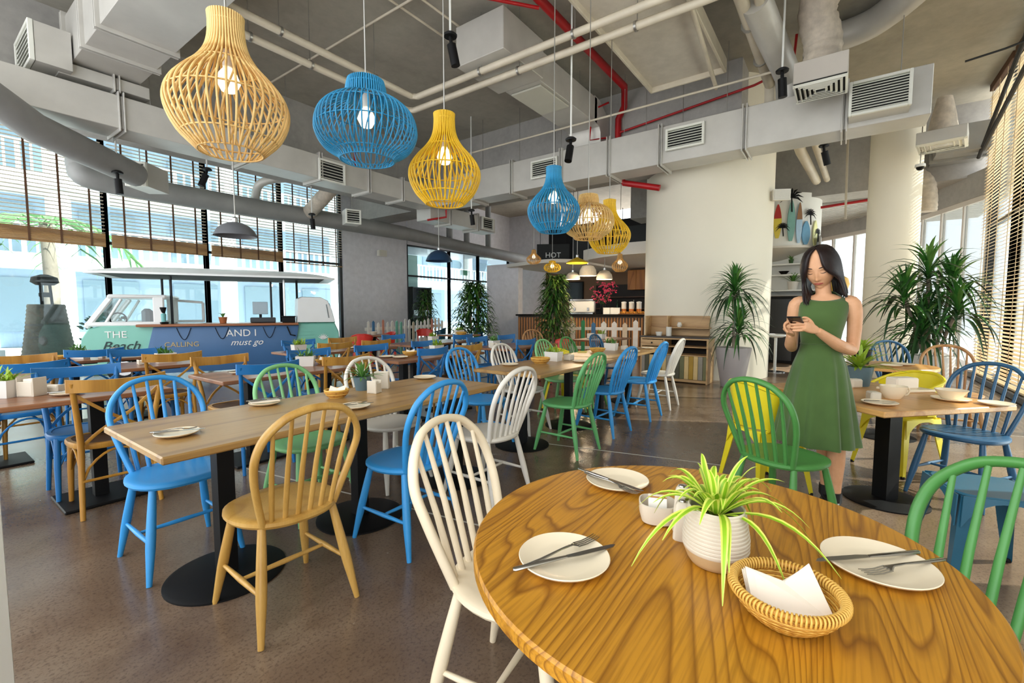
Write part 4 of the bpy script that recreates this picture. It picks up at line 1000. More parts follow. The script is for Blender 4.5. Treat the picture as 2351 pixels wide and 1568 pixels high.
mb = MB(); mb.box((.85, .35, 1.12), (.12, .40, .42), .05); obj('seat_back', mb, m_plain('grey_seat', rgb(120, 130, 136), .7), van)
mb = MB(); mb.tube([(.42 + .12 * math.cos(a), .36 + .0 * a, 1.13 + .12 * math.sin(a)) for a in [k * .42 for k in range(15)]], .012, 6, closed=True); obj('steering_wheel', mb, BLACK, van)
for s_ in (.18, 1.12):
    mb = MB(); mb.lathe([(.10, 0), (.11, .02), (.08, .05)], 18); o = obj('headlamp', mb, CHROME, van, loc=(-.03, s_, .62), rot=(0, R(-90), 0))
mb = MB(); mb.box((-.08, .65, .26), (.08, 1.3, .12), .03); obj('bumper', mb, VANWHITE, van)
for x in (.55, 3.75):
    for y in (.06, 1.2):
        mb = MB(); mb.tube([(x, y - .06, .26), (x, y + .08, .26)], .26, 24); w = obj('wheel', mb, m_plain('tyre', rgb(22, 22, 22), .8), van)
        mb = MB(); mb.tube([(x, y - .07, .26), (x, y - .055, .26)], .13, 20); obj('hub_cap', mb, CHROME, w)
# white window frame behind the cab
for a, b in (((1.16, 1.22, 1.05), (1.16, 1.22, 1.52)), ((1.62, 1.22, 1.05), (1.62, 1.22, 1.46)), ((1.16, 1.22, 1.50), (1.62, 1.22, 1.46)), ((1.16, 1.22, 1.07), (1.62, 1.22, 1.07))):
    mb = MB(); mb.bar(a, b, .05, .05, .006); obj('rear_window_bar', mb, VANWHITE, van)
# counter front with slanted ends, wood top
mb = extr_y([(.80, .14), (3.24, .14), (3.40, .99), (1.00, .99)], -.06, .30, .015); obj('counter_front', mb, VANBLUE, van)
mb = MB(); mb.box((2.08, .36, 1.02), (2.62, 1.0, .045), .008); obj('counter_top', mb, m_wood('van_counter_wood', rgb(164, 102, 62), rgb(120, 68, 40), 'x', 7, 2), van)
mb = extr_y([(3.28, .14), (4.10, .14), (4.20, .45), (4.18, .85), (4.10, 1.03), (3.28, 1.03)], 0, 1.3); obj('rear_body', mb, MINT, van)
mb = MB(); 
for k in range(9): mb.box((3.52, -.003, .30 + k * .07), (.34, .012, .010))
q = obj('vent_louvres', mb, MINT, van); q['kind'] = 'stuff'
mb = extr_y([(3.36, 1.03), (4.12, 1.03), (4.06, 1.30), (3.98, 1.50), (3.84, 1.575), (3.46, 1.58), (3.38, 1.54)], .02, 1.28, .10); obj('rear_pod', mb, VANWHITE, van)
mb = MB(); mb.bar((4.10, .65, 1.14), (4.015, .65, 1.45), .90, .01, .002, up=(1, 0, 0)); obj('rear_pane', mb, DARKHOLE, van)
mb = MB(); mb.loft([[(4.085 , .14, 1.12), (4.0, .14, 1.44), (3.93, -.0, 1.42), (3.97, -.0, 1.14)], [(4.09, .135, 1.12), (4.005, .135, 1.44), (3.935, -.006, 1.42), (3.975, -.006, 1.14)]]); obj('corner_pane', mb, m_plain('grey_pane', rgb(150, 160, 164), .2), van)
# raised boat-shaped roof on posts
NX, NY = 28, 12; top = []; 
def roof_z(i, j):
    qx = 2 * i / NX - 1; qy = 2 * j / NY - 1
    return 1.965 + .15 * max(0, (1 - abs(qx) ** 4)) ** .6 * max(0, (1 - qy * qy)) ** .7
mb = MB(); rings = []
for i in range(NX + 1):
    x = .12 + 3.98 * i / NX; qx = abs(2 * i / NX - 1); hw = .88 * (1 - .5 * max(0, qx - .75) ** 2 / .0625 * .35)
    up = [(x, .55 - hw + 2 * hw * j / NY, roof_z(i, j)) for j in range(NY + 1)]
    lo = [(x, .55 - hw + 2 * hw * j / NY, roof_z(i, j) - .035) for j in range(NY, -1, -1)]
    rings.append(up + lo)
mb.loft(rings); obj('raised_roof', mb, VANWHITE, van)
mb = MB(); mb.loft([[(.3, y, 1.945) for y in (-.2, 1.3)] + [(.3, y, 1.935) for y in (1.3, -.2)], [(3.9, y, 1.945) for y in (-.2, 1.3)] + [(3.9, y, 1.935) for y in (1.3, -.2)]]); obj('roof_lining', mb, m_plain('roof_lining', rgb(70, 78, 72), .8), van)
for x, y, m in ((.95, 1.15, DARKMETAL), (1.25, .2, DARKMETAL), (3.15, .25, CHROME), (3.40, .5, BLACK), (2.9, 1.2, DARKMETAL)):
    mb = MB(); mb.tube([(x, y, 1.0), (x, y, 1.95)], .022, 8); obj('roof_post', mb, m, van)
for x in (1.35, 1.95, 2.75):
    mb = MB(); mb.tube([(x + .22 * q, -.075, .97 - .22 * math.sin(math.pi * q)) for q in [i / 10 for i in range(11)]], .006, 5); obj('rope_loop', mb, BLACK, van)
mb = MB(); mb.tube([(3.18, -.08, .97), (3.24, -.09, .80), (3.33, -.08, .78)], .012, 6); obj('tap_hook', mb, BLACK, van)
RX = (R(90), 0, 0)
put_text('lettering', 'THE', .17, LET_W, van, (.46, -.008, .86), RX)
put_text('lettering', 'Beach', .22, LET_D, van, (.52, -.012, .66), RX, shear=.35)
put_text('lettering', 'CALLING', .13, LET_O, van, (1.42, -.066, .66), RX)
put_text('lettering', 'AND I', .19, LET_W, van, (2.38, -.066, .85), RX)
put_text('lettering', 'must go', .17, LET_W, van, (2.46, -.066, .67), RX, shear=.4)
mb = MB()
for k in range(7):
    a = R(30 + k * 20); mb.blade([(3.86, -.012, .68), (3.86 + .06 * math.cos(a), -.012, .68 + .07 * math.sin(a)), (3.86 + .12 * math.cos(a), -.012, .68 + .13 * math.sin(a))], [.012, .022, .003], (-math.sin(a), 0, math.cos(a)), 0)
q = obj('plant_emblem', mb, LET_W, van)
def at_van(x, y, z):
    a = R(-26.6); return (1.95 + x * math.cos(a) - y * math.sin(a), 10.6 + x * math.sin(a) + y * math.cos(a), z)
t = thing('cash_register', 'low dark register with a small screen on the van counter', 'register', at_van(2.75, .45, 1.043), R(-26.6))
mb = MB(); mb.box((0, 0, .055), (.46, .36, .10), .012); obj('drawer_unit', mb, m_plain('register_grey', rgb(62, 66, 70), .5), t)
mb = MB(); mb.box((-.05, .05, .30), (.28, .02, .26), .008); obj('screen', mb, m_plain('screen_pale', rgb(176, 196, 206), .3), t)
mb = MB(); mb.box((-.05, .08, .15), (.05, .04, .12)); obj('stand', mb, BLACK, t)
t = thing('storage_box', 'black box on the van counter at the rear pod', 'box', at_van(3.22, .15, 1.043), R(-26.6))
mb = MB(); mb.box((0, 0, .06), (.24, .22, .12), .01); obj('body', mb, BLACK, t)
mb = MB(); mb.box((0, 0, .127), (.26, .24, .02), .006); obj('lid', mb, BLACK, t)
t = thing('terracotta_pot', 'terracotta pot with a sprig on the van counter', 'plant pot', at_van(2.05, .30, 1.043))
mb = MB(); mb.lathe([(.055, 0), (.075, .11), (.08, .12), (.07, .12), (.06, .1)], 18); obj('pot', mb, m_paint('terracotta', rgb(178, 104, 60), .7), t)
mb = MB()
for k in range(10):
    a = k * 2.4; mb.blade([(0, 0, .1), (.04 * math.cos(a), .04 * math.sin(a), .18), (.09 * math.cos(a), .09 * math.sin(a), .20)], [.01, .02, .003], (-math.sin(a), math.cos(a), 0))
obj('sprig', mb, GREEN_M, t)
t = thing('coffee_grinder', 'slim teal and black grinder at the cab end of the van counter', 'grinder', at_van(1.14, .05, 1.043))
mb = MB(); mb.box((0, 0, .02), (.12, .16, .04), .01); obj('base', mb, BLACK, t)
mb = MB(); mb.lathe([(.04, .04), (.045, .18), (.03, .2)], 14); obj('body', mb, m_paint('grinder_teal', rgb(120, 190, 190), .4), t)
mb = MB(); mb.lathe([(.03, .2), (.055, .3), (.05, .31)], 14); obj('hopper', mb, BLACK, t)

# ---------------------------------------------------------------- picket fences
FC = [m_paint('fence_white', rgb(246, 244, 238), .5, .06, 6), m_paint('fence_cream', rgb(226, 208, 180), .5, .08, 6), m_paint('fence_blue', rgb(60, 120, 170), .5, .08, 6), m_paint('fence_green', rgb(48, 150, 96), .5, .08, 6), m_paint('fence_coral', rgb(222, 150, 126), .5, .08, 6), m_paint('fence_mint', rgb(130, 200, 180), .5, .08, 6)]
def fence(p, q, n, cols, label, h=1.02):
    p = Vector((p[0], p[1], 0)); q = Vector((q[0], q[1], 0)); d = q - p; L = d.length; a = math.atan2(d.y, d.x)
    t = thing('picket_fence', label, 'fence', p, a); rnd = random.Random(3)
    for z in (.32, .82):
        mb = MB(); mb.box((L / 2, .025, z), (L, .03, .08), .005); obj('rail', mb, FC[0], t)
    for k in range(n):
        x = L * (k + .5) / n; w = L / n * rnd.uniform(.36, .52); hh = h + rnd.uniform(-.05, .05)
        poly = [(x - w / 2, .03), (x + w / 2, .03), (x + w / 2, hh - w * .5), (x, hh), (x - w / 2, hh - w * .5)]
        mb = MB(); mb.loft([[(u, -.012, z) for u, z in poly], [(u, .010, z) for u, z in poly]]); obj('picket', mb, FC[cols[k % len(cols)]], t)
fence((7.0, 9.6), (10.4, 10.25), 19, [0, 2, 0, 4, 0, 0, 5, 5, 0, 0, 1, 0, 0, 0, 0, 4, 1, 0, 0], 'picket fence in mixed pastel colours before the grey wall and glazed doors')
fence((10.3, 6.3), (11.2, 4.1), 9, [4, 0, 0, 3, 2, 0, 0, 1, 0], 'white picket fence with one green and one blue picket before the bar')

# ---------------------------------------------------------------- bar behind the fence
BARK_W = m_wood('bar_slat_wood', rgb(178, 124, 72), rgb(130, 84, 46), 'z', 5, 3, .5)
DKW = m_wood('dark_bar_wood', rgb(84, 54, 36), rgb(52, 32, 22), 'z', 5, 2, .5)
a0, a1 = Vector((11.45, 8.1, 0)), Vector((12.75, 4.45, 0)); dv = a1 - a0; L = dv.length; ang = math.atan2(dv.y, dv.x)
t = thing('bar_counter', 'long bar counter clad in upright wooden slats', 'counter', a0, ang)
mb = MB(); mb.box((L / 2, .35, .56), (L, .6, 1.12)); obj('body', mb, m_plain('bar_backing', rgb(110, 96, 84), .7), t)
mb = MB(); mb.box((L / 2, .32, 1.15), (L + .1, .8, .05), .01); obj('worktop', mb, BLACK, t)
mb = MB(); mb.box((0.05, .03, .09), (.05, .03, 1.0)); sl = None
mb = MB(); mb.box((0, 0, .55), (.045, .04, 1.06), .006); me = mb.mesh('slat', BARK_W)
for k in range(int(L / .085)): link('slat', me, t, (.04 + k * .085, .03, 0))
# back wall of the bar with dark shelf recess, wooden wall cupboard and side wall
mb = MB(); mb.box((15.6, 6.4, 1.6), (.2, 6.4, 3.2)); struct('wall_bar', mb, m_paint('bar_wall', rgb(126, 100, 78), .7, .08, 1.5))
mb = MB(); mb.box((12.1, 9.1, 1.4), (.25, 1.3, 2.8)); struct('wall_bar_end', mb, PLASTER_G)
t = thing('wall_cupboard', 'wooden wall cupboard with upright boards by the cream column, over the bar', 'cupboard', (15.1, 4.9, 2.0), 0)
for k in range(7):
    mb = MB(); mb.box((0, -.9 + k * .3, .32), (.45, .292, .66), .006); obj('board', mb, m_wood('cupboard_wood', rgb(186, 122, 54), rgb(140, 82, 34), 'z', 5, 3, .45), t)
t = thing('bar_shelf', 'dark back-bar shelf unit behind the counter', 'shelf', (15.2, 5.6, 0.9))
mb = MB(); mb.box((.12, 0, .65), (.1, 3.4, 1.3)); obj('back_board', mb, m_plain('near_black', rgb(26, 20, 18), .6), t)
for z in (.05, .45, .85): 
    mb = MB(); mb.box((-.05, 0, z), (.36, 3.4, .04), .005); obj('shelf_board', mb, DKW, t)
t = thing('menu_screen', 'black wall screen above the left end of the bar', 'screen', (15.465, 8.4, 2.0))
mb = MB(); mb.box((0, 0, 0), (.06, 1.0, .75), .01); obj('frame', mb, BLACK, t)
mb = MB(); mb.box((-.032, 0, 0), (.01, .94, .69)); obj('display', mb, m_plain('dark_display', rgb(16, 18, 22), .15), t)
# curved pale soffit in two sweeps and hanging chalkboards
SOFF = m_paint('soffit_plaster', rgb(226, 220, 210), .7, .03, 1.5)
e1 = cat_rom([(11.75, 8.75, 0), (11.35, 7.6, 0), (11.25, 6.75, 0), (11.9, 6.1, 0)], 6)
mb = MB(); mb.prism([(p.x, p.y) for p in e1] + [(15.5, 6.1), (15.5, 8.75)], 2.66, 2.76, .02); struct('ceiling_bar', mb, SOFF)
e2 = cat_rom([(11.9, 6.1, 0), (11.45, 5.4, 0), (11.2, 4.6, 0), (11.25, 3.6, 0)], 6)
mb = MB(); mb.prism([(p.x, p.y) for p in e2] + [(15.5, 3.6), (15.5, 6.1)], 2.72, 3.02, .02); struct('ceiling_bar_second', mb, SOFF)
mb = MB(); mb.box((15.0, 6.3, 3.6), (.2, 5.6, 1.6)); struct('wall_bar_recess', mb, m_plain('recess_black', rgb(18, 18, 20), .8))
CHALK = m_plain('chalk', rgb(222, 226, 222), .8); BOARD = m_paint('chalkboard', rgb(22, 26, 26), .7, .2, 5)
def board(p, q, z0, z1, label, lines):
    p = Vector((p[0], p[1], 0)); q = Vector((q[0], q[1], 0)); d = q - p; L = d.length
    t = thing('chalkboard', label, 'menu board', (p.x, p.y, z0), math.atan2(d.y, d.x))
    mb = MB(); mb.box((L / 2, 0, (z1 - z0) / 2), (L, .04, z1 - z0), .006); obj('panel', mb, BOARD, t)
    for k, (txt, sz, z) in enumerate(lines): put_text('chalk_lettering', txt, sz, CHALK, t, (L / 2, -.024, z), RX)
    for x in (.1, L - .1):
        mb = MB(); mb.tube([(x, 0, z1 - z0), (x, 0, 4.0 - z0)], .008, 5); obj('hanging_rod', mb, BLACK, t)
board((11.75, 7.6), (12.25, 6.75), 2.80, 3.30, 'chalkboard menu hanging over the bar with HOT in large letters', [('HOT', .22, .16)])
board((12.3, 6.65), (12.5, 6.0), 2.80, 3.40, 'narrow chalkboard hanging over the bar beside the menu with large letters', [])
board((11.6, 4.9), (11.55, 4.0), 3.06, 3.50, 'dark green board behind the last yellow lamp', [])
# things on the bar
def on_bar(f, y=.30): 
    q = a0 + dv * f; n_ = Vector((-dv.y, dv.x, 0)).normalized(); return (q.x + n_.x * y, q.y + n_.y * y, 1.177)
t = thing('coffee_machine', 'white and steel espresso machine on the bar', 'coffee machine', on_bar(.50, .4), ang)
mb = MB(); mb.box((0, 0, .22), (.75, .42, .36), .03); obj('body', mb, VANWHITE, t)
mb = MB(); mb.box((0, -.05, .43), (.7, .34, .05), .01); obj('cup_rail', mb, CHROME, t)
mb = MB(); mb.box((0, -.1, .03), (.72, .5, .06), .01); obj('drip_tray', mb, CHROME, t)
for x in (-.2, .2):
    mb = MB(); mb.tube([(x, -.22, .2), (x, -.22, .12)], .035, 12); obj('group_head', mb, CHROME, t)
for k in range(3):
    t = thing('juice_dispenser', ['glass drink dispenser with a white lid, nearest the flowers', 'glass drink dispenser with a white lid, middle of three', 'glass drink dispenser with a white lid, nearest the cream column'][k], 'dispenser', on_bar(.82 + .055 * k, .2), 0, 'drink dispensers on the bar')
    mb = MB(); mb.lathe([(.07, 0), (.07, .16)], 16); obj('juice', mb, m_plain('amber_juice', rgb(196, 112, 30), .2), t)
    mb = MB(); mb.lathe([(.072, .16), (.07, .33)], 16, cap0=False); obj('glass', mb, m_plain('frosted_glass', rgb(222, 216, 206), .25), t)
    mb = MB(); mb.lathe([(.075, .33), (.075, .36), (.02, .38)], 16); obj('lid', mb, VANWHITE, t)
t = thing('bread_tray', 'tray of golden pastries on the bar beside the dispensers', 'tray', on_bar(.90, .02), ang)
mb = MB(); mb.box((0, 0, .012), (.9, .26, .024), .006); obj('tray', mb, BARK_W, t)
mb = MB()
for k in range(16): mb.lathe([(.0, .02), (.05, .035), (.055, .06), (.03, .085), (0, .09)], 8, (-.4 + .053 * k, random.uniform(-.07, .07), 0))
q = obj('pastries', mb, m_paint('pastry', rgb(206, 140, 52), .6, .2, 20), t); q['kind'] = 'stuff'
for k, (f, w, lb) in enumerate([(.70, .22, 'white box on the bar under the flowers, left one'), (.755, .30, 'larger white box on the bar under the flowers')]):
    t = thing('takeaway_box', lb, 'box', on_bar(f, .05), ang); mb = MB(); mb.box((0, 0, .09), (w, .2, .18), .008); obj('carton', mb, VANWHITE, t)
    mb = MB(); mb.box((0, 0, .185), (w + .01, .21, .02), .004); obj('lid', mb, VANWHITE, t)
PINK = m_paint('pink_petals', rgb(222, 70, 110), .5, .3, 20)
t = thing('flower_vase', 'tall vase of pink flowers on the bar', 'flowers', on_bar(.66, .45))
mb = MB(); mb.lathe([(.06, 0), (.10, .12), (.07, .26), (.08, .30)], 18); obj('vase', mb, BLACK, t)
mb = MB(); mb2 = MB(); rnd = random.Random(4)
for k in range(70):
    a = rnd.uniform(0, 6.28); r_ = rnd.uniform(.05, .42); z = rnd.uniform(.35, .95); c = Vector((r_ * math.cos(a), r_ * math.sin(a), z))
    for j in range(4):
        d = Vector((rnd.uniform(-1, 1), rnd.uniform(-1, 1), rnd.uniform(-1, 1))).normalized() * .06; mb.blade([c, c + d * .6, c + d], [.02, .05, .01], d.orthogonal())
    if k % 4 == 0: mb2.tube([(0, 0, .28), tuple(c)], .004, 4)
q = obj('blossoms', mb, PINK, t); q['kind'] = 'stuff'
q = obj('stems', mb2, GREEN_D, t)
for k in range(9):
    tag(obj('bottle', MB().lathe([(.035, 0), (.037, .16), (.016, .21), (.014, .28)], 12), m_plain('bottle_glass_%d' % (k % 3), [rgb(70, 40, 20), rgb(40, 60, 40), rgb(190, 180, 160)][k % 3], .15), loc=(15.1, 4.3 + k * .3, .97 + (.4 if k % 2 else 0))), '%s bottle on the %s back-bar shelf, %s from the cream column' % (['brown', 'green', 'pale'][k % 3], 'upper' if k % 2 else 'lower', ['first', 'second', 'third', 'fourth', 'fifth', 'sixth', 'seventh', 'eighth', 'ninth'][k]), 'bottle', 'bottles on the back-bar shelf')

# ---------------------------------------------------------------- dresser, shelves, stool, surfboard drum
DRES = m_wood('dresser_wood', rgb(206, 168, 118), rgb(170, 130, 84), 'y', 5, 2.5, .5)
t = thing('dresser', 'wooden waiter station with drawers, dark open shelves and a striped door panel', 'cabinet', (8.30, 2.44, 0), 0)
W = 1.20; D_ = .46; Hh = .80
for y in (-W / 2 + .015, W / 2 - .015):
    mb = MB(); mb.box((D_ / 2, y, Hh / 2), (D_, .03, Hh), .004); obj('side_panel', mb, DRES, t)
mb = MB(); mb.box((D_ / 2, 0, Hh + .012), (D_ + .03, W + .03, .025), .004); obj('worktop', mb, m_plain('dark_worktop', rgb(62, 54, 48), .35), t)
mb = MB(); mb.box((D_ - .01, 0, Hh / 2), (.02, W - .04, Hh - .02)); obj('back_panel', mb, m_plain('dresser_dark', rgb(34, 26, 20), .8), t)
mb = MB(); mb.box((D_ / 2, 0, .04), (D_ - .02, W - .05, .05), .004); obj('bottom_board', mb, DRES, t)
mb = MB(); mb.box((D_ / 2, 0, .785), (D_ - .01, W - .05, .03), .004); obj('top_rail', mb, DRES, t)
mb = MB(); mb.box((D_ / 2, .17, .63), (D_ - .02, .025, .31), .003); obj('divider', mb, DRES, t)
for z in (.49, .64):
    mb = MB(); mb.box((D_ / 2, -.21, z), (D_ - .05, .74, .018), .003); obj('shelf_board', mb, DRES, t)
for z in (.70, .57):
    mb = MB(); mb.box((.012, .385, z), (.022, .39, .115), .005); dr = obj('drawer', mb, DRES, t)
    mb = MB(); mb.lathe([(.006, 0), (.016, .012), (.012, .024)], 12); obj('knob', mb, BLACK, dr, loc=(-.001, .385, z), rot=(0, R(-90), 0))
STR = [m_paint('stripe_olive', rgb(112, 110, 74), .5), m_paint('stripe_sand', rgb(216, 186, 128), .5), m_paint('stripe_ochre', rgb(178, 140, 48), .5), m_paint('stripe_grey', rgb(148, 140, 126), .5), m_paint('stripe_dark', rgb(84, 82, 62), .5)]
for k in range(15):
    mb = MB(); mb.box((.012, -W / 2 + .045 + k * .079, .275), (.02, .074, .41), .003); obj('plank', mb, STR[[0, 3, 1, 2, 1, 0, 4, 0, 3, 1, 2, 0, 1, 4, 3][k]], t)
# raised splash-back of the dresser with its cubby
mb = MB(); mb.box((D_ - .02, .05, Hh + .21), (.025, W - .06, .37), .004); obj('splash_back', mb, DRES, t)
mb = MB(); mb.box((D_ / 2 + .06, .56, Hh + .21), (.30, .025, .37), .004); obj('splash_side', mb, DRES, t)
mb = MB(); mb.box((D_ / 2 + .10, .18, Hh + .21), (.22, .02, .37), .004); obj('splash_divider', mb, DRES, t)
mb = MB(); mb.box((D_ / 2 + .10, -.19, Hh + .175), (.22, .72, .02), .004); obj('splash_shelf', mb, DRES, t)
tag(obj('cup', MB().lathe([(.045, 0), (.06, .06), (.06, .07), (.05, .06)], 18), P_WHITE, loc=(8.46, 2.75, .826)), 'low white cup on the dresser top', 'cup')
tag(obj('canister', MB().lathe([(.048, 0), (.05, .16), (.044, .165)], 18), P_WHITE, loc=(8.50, 2.58, .826)), 'tall white canister on the dresser top', 'canister')
tag(obj('jug', MB().lathe([(.03, 0), (.045, .04), (.03, .08), (.034, .09)], 16), P_WHITE, loc=(8.6, 2.42, .987)), 'small white jug on the dresser cubby shelf', 'jug')
t = thing('plant_shelf', 'white shelf unit with potted plants between the columns', 'shelf', (13.2, 1.25, 0), R(0))
mb = MB(); mb.box((.2, 0, 2.43), (.04, 1.5, 1.54)); obj('back_board', mb, VANWHITE, t)
for z in (1.78, 2.16, 2.42):
    mb = MB(); mb.box((0, 0, z), (.40, 1.5, .04), .006); obj('shelf_board', mb, VANWHITE, t)
mb = MB(); mb.box((0.0, -.76, 2.35), (.42, .04, 1.38)); obj('side_panel', mb, m_plain('shelf_grey', rgb(150, 146, 140), .6), t)
t = thing('bar_cabinet', 'tall black cabinet under the plant shelf, behind the bar stool', 'cabinet', (13.1, 1.05, 0))
mb = MB(); mb.box((0, 0, .82), (.6, 1.5, 1.64), .01); obj('carcass', mb, BLACK, t)
mb = MB(); mb.box((-.305, .3, .82), (.012, .8, 1.5), .004); obj('door', mb, m_plain('cabinet_black', rgb(24, 25, 28), .3), t)
t = thing('bar_stool', 'white bar stool before the black cabinet', 'stool', (10.95, 1.10, 0))
mb = MB(); mb.lathe([(.19, .0), (.19, .012), (.03, .03)], 24); obj('base', mb, CHROME, t)
mb = MB(); mb.tube([(0, 0, .02), (0, 0, .74)], .028, 12); obj('stem', mb, VANWHITE, t)
mb = MB(); mb.lathe([(.12, .73), (.19, .76), (.19, .79), (.16, .80)], 24); obj('seat', mb, VANWHITE, t)
t = thing('ceiling_drum', 'white curved bulkhead drum decorated with small surfboards', 'drum', (13.74, 1.50, 2.85))
mb = MB(); mb.lathe([(1.0, 0), (1.0, 1.25)], 64, cap1=True); obj('shell', mb, WHITE, t)
mb = MB(); mb.lathe([(.3, -.35), (.95, -.05), (1.03, -.05), (1.03, .0), (1.0, .0)], 64); obj('rim', mb, SOFF, t)
for ang_, z0, hh, w, c1 in [(3, .18, .80, .17, 'red'), (19, .10, .95, .17, 'seagreen'), (29, .05, .95, .14, 'tan'), (39, .02, .55, .22, 'skyblue'), (55, .0, .60, .16, 'lemon')]:
    c = {'red': rgb(236, 214, 70), 'seagreen': rgb(128, 178, 170), 'tan': rgb(168, 200, 226), 'skyblue': rgb(96, 150, 184), 'lemon': rgb(232, 232, 170)}[c1]
    a = R(186 + ang_); M = Matrix.Rotation(a, 4, 'Z') @ Matrix.Translation((1.03, 0, z0))
    mb = MB(M); prof = [(w / 2 * math.sin(math.pi * (q * .9 + .08)) ** .7, q * hh) for q in [i / 12 for i in range(13)]]
    poly = [(x, z) for x, z in prof] + [(-x, z) for x, z in prof[::-1]]
    mb.loft([[(-.012, x, z) for x, z in poly], [(.012, x, z) for x, z in poly]]); b_ = obj('surfboard', mb, m_paint('board_' + c1, c, .4), t)
    if c1 in ('red', 'tan'):
        mb = MB(M); tip = [p for p in prof if p[1] > hh * .5]; pl = [(x * .96, z) for x, z in tip] + [(-x * .96, z) for x, z in tip[::-1]]
        mb.loft([[(.012, x, z) for x, z in pl], [(.016, x, z) for x, z in pl]]); obj('nose_patch', mb, m_paint('patch_' + c1, rgb(196, 44, 36) if c1 == 'red' else rgb(140, 96, 50), .4), b_)
for ang_, zc, k in [(18, 1.12, 1.0), (44, .72, .7), (9, .42, .6), (60, .30, .6)]:
    a = R(186 + ang_); M = Matrix.Rotation(a, 4, 'Z') @ Matrix.Translation((1.05, 0, zc)); mb = MB(M)
    for j in range(9):
        b = R(-20 + j * 27); e = Vector((0, math.cos(b), math.sin(b))); mb.blade([(0, 0, 0), e * .14 * k + Vector((0, 0, .03)), e * .26 * k - Vector((0, 0, .04))], [.02, .05 * k, .006], Vector((0, -math.sin(b), math.cos(b))), 0)
    mb.tube([(0, 0, 0), (0, .02, -.34 * k)], .014, 6); obj('palm_cutout', mb, BLACK, t)

# ---------------------------------------------------------------- potted plants
LEAFS = [m_paint('dracaena_leaf', rgb(58, 112, 44), .35, .3, 6), m_paint('dracaena_leaf_pale', rgb(92, 132, 58), .35, .25, 6), m_paint('dracaena_leaf_dark', rgb(34, 70, 34), .35, .3, 6)]
def strap_mesh(L, w, droop, m, curl=0.0):
    pts = []; ws = []
    for i in range(8):
        q = i / 7; pts.append((L * (q * .86 + .04 * math.sin(q * 3)), curl * q * q * L, L * (.62 * q - droop * q * q * 1.2))); ws.append(w * (.35 + 1.3 * q if q < .45 else .935 * (1 - ((q - .45) / .56) ** 1.6)) + .002)
    mb = MB(); mb.blade(pts, ws, (0, 1, 0), .35); return mb.mesh('leaf', m, angle=80)
def dracaena(label, loc, pot, heads, seed, leafL=.42, w=.034, n=46):
    rnd = random.Random(seed); t = thing('potted_dracaena', label, 'potted plant', loc)
    mb = MB(); mb.lathe(pot['prof'], 40); obj('pot', mb, pot['mat'], t)
    r_, z_ = pot['prof'][-1]; mb = MB(); mb.lathe([(r_ * .99, z_ - .05), (0, z_ - .04)], 30, cap0=False); obj('soil', mb, m_plain('potting_soil', rgb(40, 30, 24), .95), t)
    var = [strap_mesh(leafL * k, w * s_, d, LEAFS[c], cu) for k, s_, d, c, cu in [(1, 1, .55, 0, .05), (1.15, .9, .75, 0, -.08), (.9, 1.1, .35, 1, .02), (1.1, 1, .95, 2, .1), (.8, 1, .2, 0, -.04), (1.2, .9, 1.05, 2, .0)]]
    for hx, hy, hz, ln in heads:
        mb = MB(); mb.tube(cat_rom([(hx * .2, hy * .2, z_ - .06), (hx * .6, hy * .6, (z_ + hz) / 2), (hx, hy, hz)], 4), .022, 8); obj('cane', mb, BARK, t)
        for k in range(int(n * ln)):
            q = k / (n * ln); me = var[rnd.choice([0, 1, 2, 4] if q > .6 else [0, 1, 3, 5, 0])]
            el = -R(10) - R(75) * q ** 1.2 + R(rnd.uniform(-8, 8))
            link('leaf', me, t, (hx, hy, hz - .16 + .24 * q), (0, el + R(25), k * 2.39996 + rnd.uniform(-.2, .2)))
    return t
POT_G = m_paint('grey_plant_pot', rgb(176, 168, 166), .6, .05, 3); POT_W = m_paint('white_plant_pot', rgb(226, 222, 216), .5, .04, 3)
dracaena('tall dracaena in a tapered grey pot before the cream column', (8.42, 1.47, 0), dict(prof=[(.17, 0), (.18, .02), (.285, .66), (.275, .67), (.25, .67)], mat=POT_G), [(0, 0, 1.62, 1.3), (.05, -.06, .98, 1.1)], 3, .54, .044, 84)
dracaena('large bushy dracaena in a white pot by the sunny blinds', (9.25, -1.12, 0), dict(prof=[(.20, 0), (.21, .02), (.27, .60), (.26, .62), (.24, .62)], mat=POT_W), [(-.05, .10, 1.84, 1.0), (.20, -.20, 1.66, 1.0), (-.15, .36, 1.48, 1.0), (-.25, -.22, 1.30, .9), (.05, .10, 1.12, .9), (-.20, .15, .95, .9)], 5, .62, .056, 60)
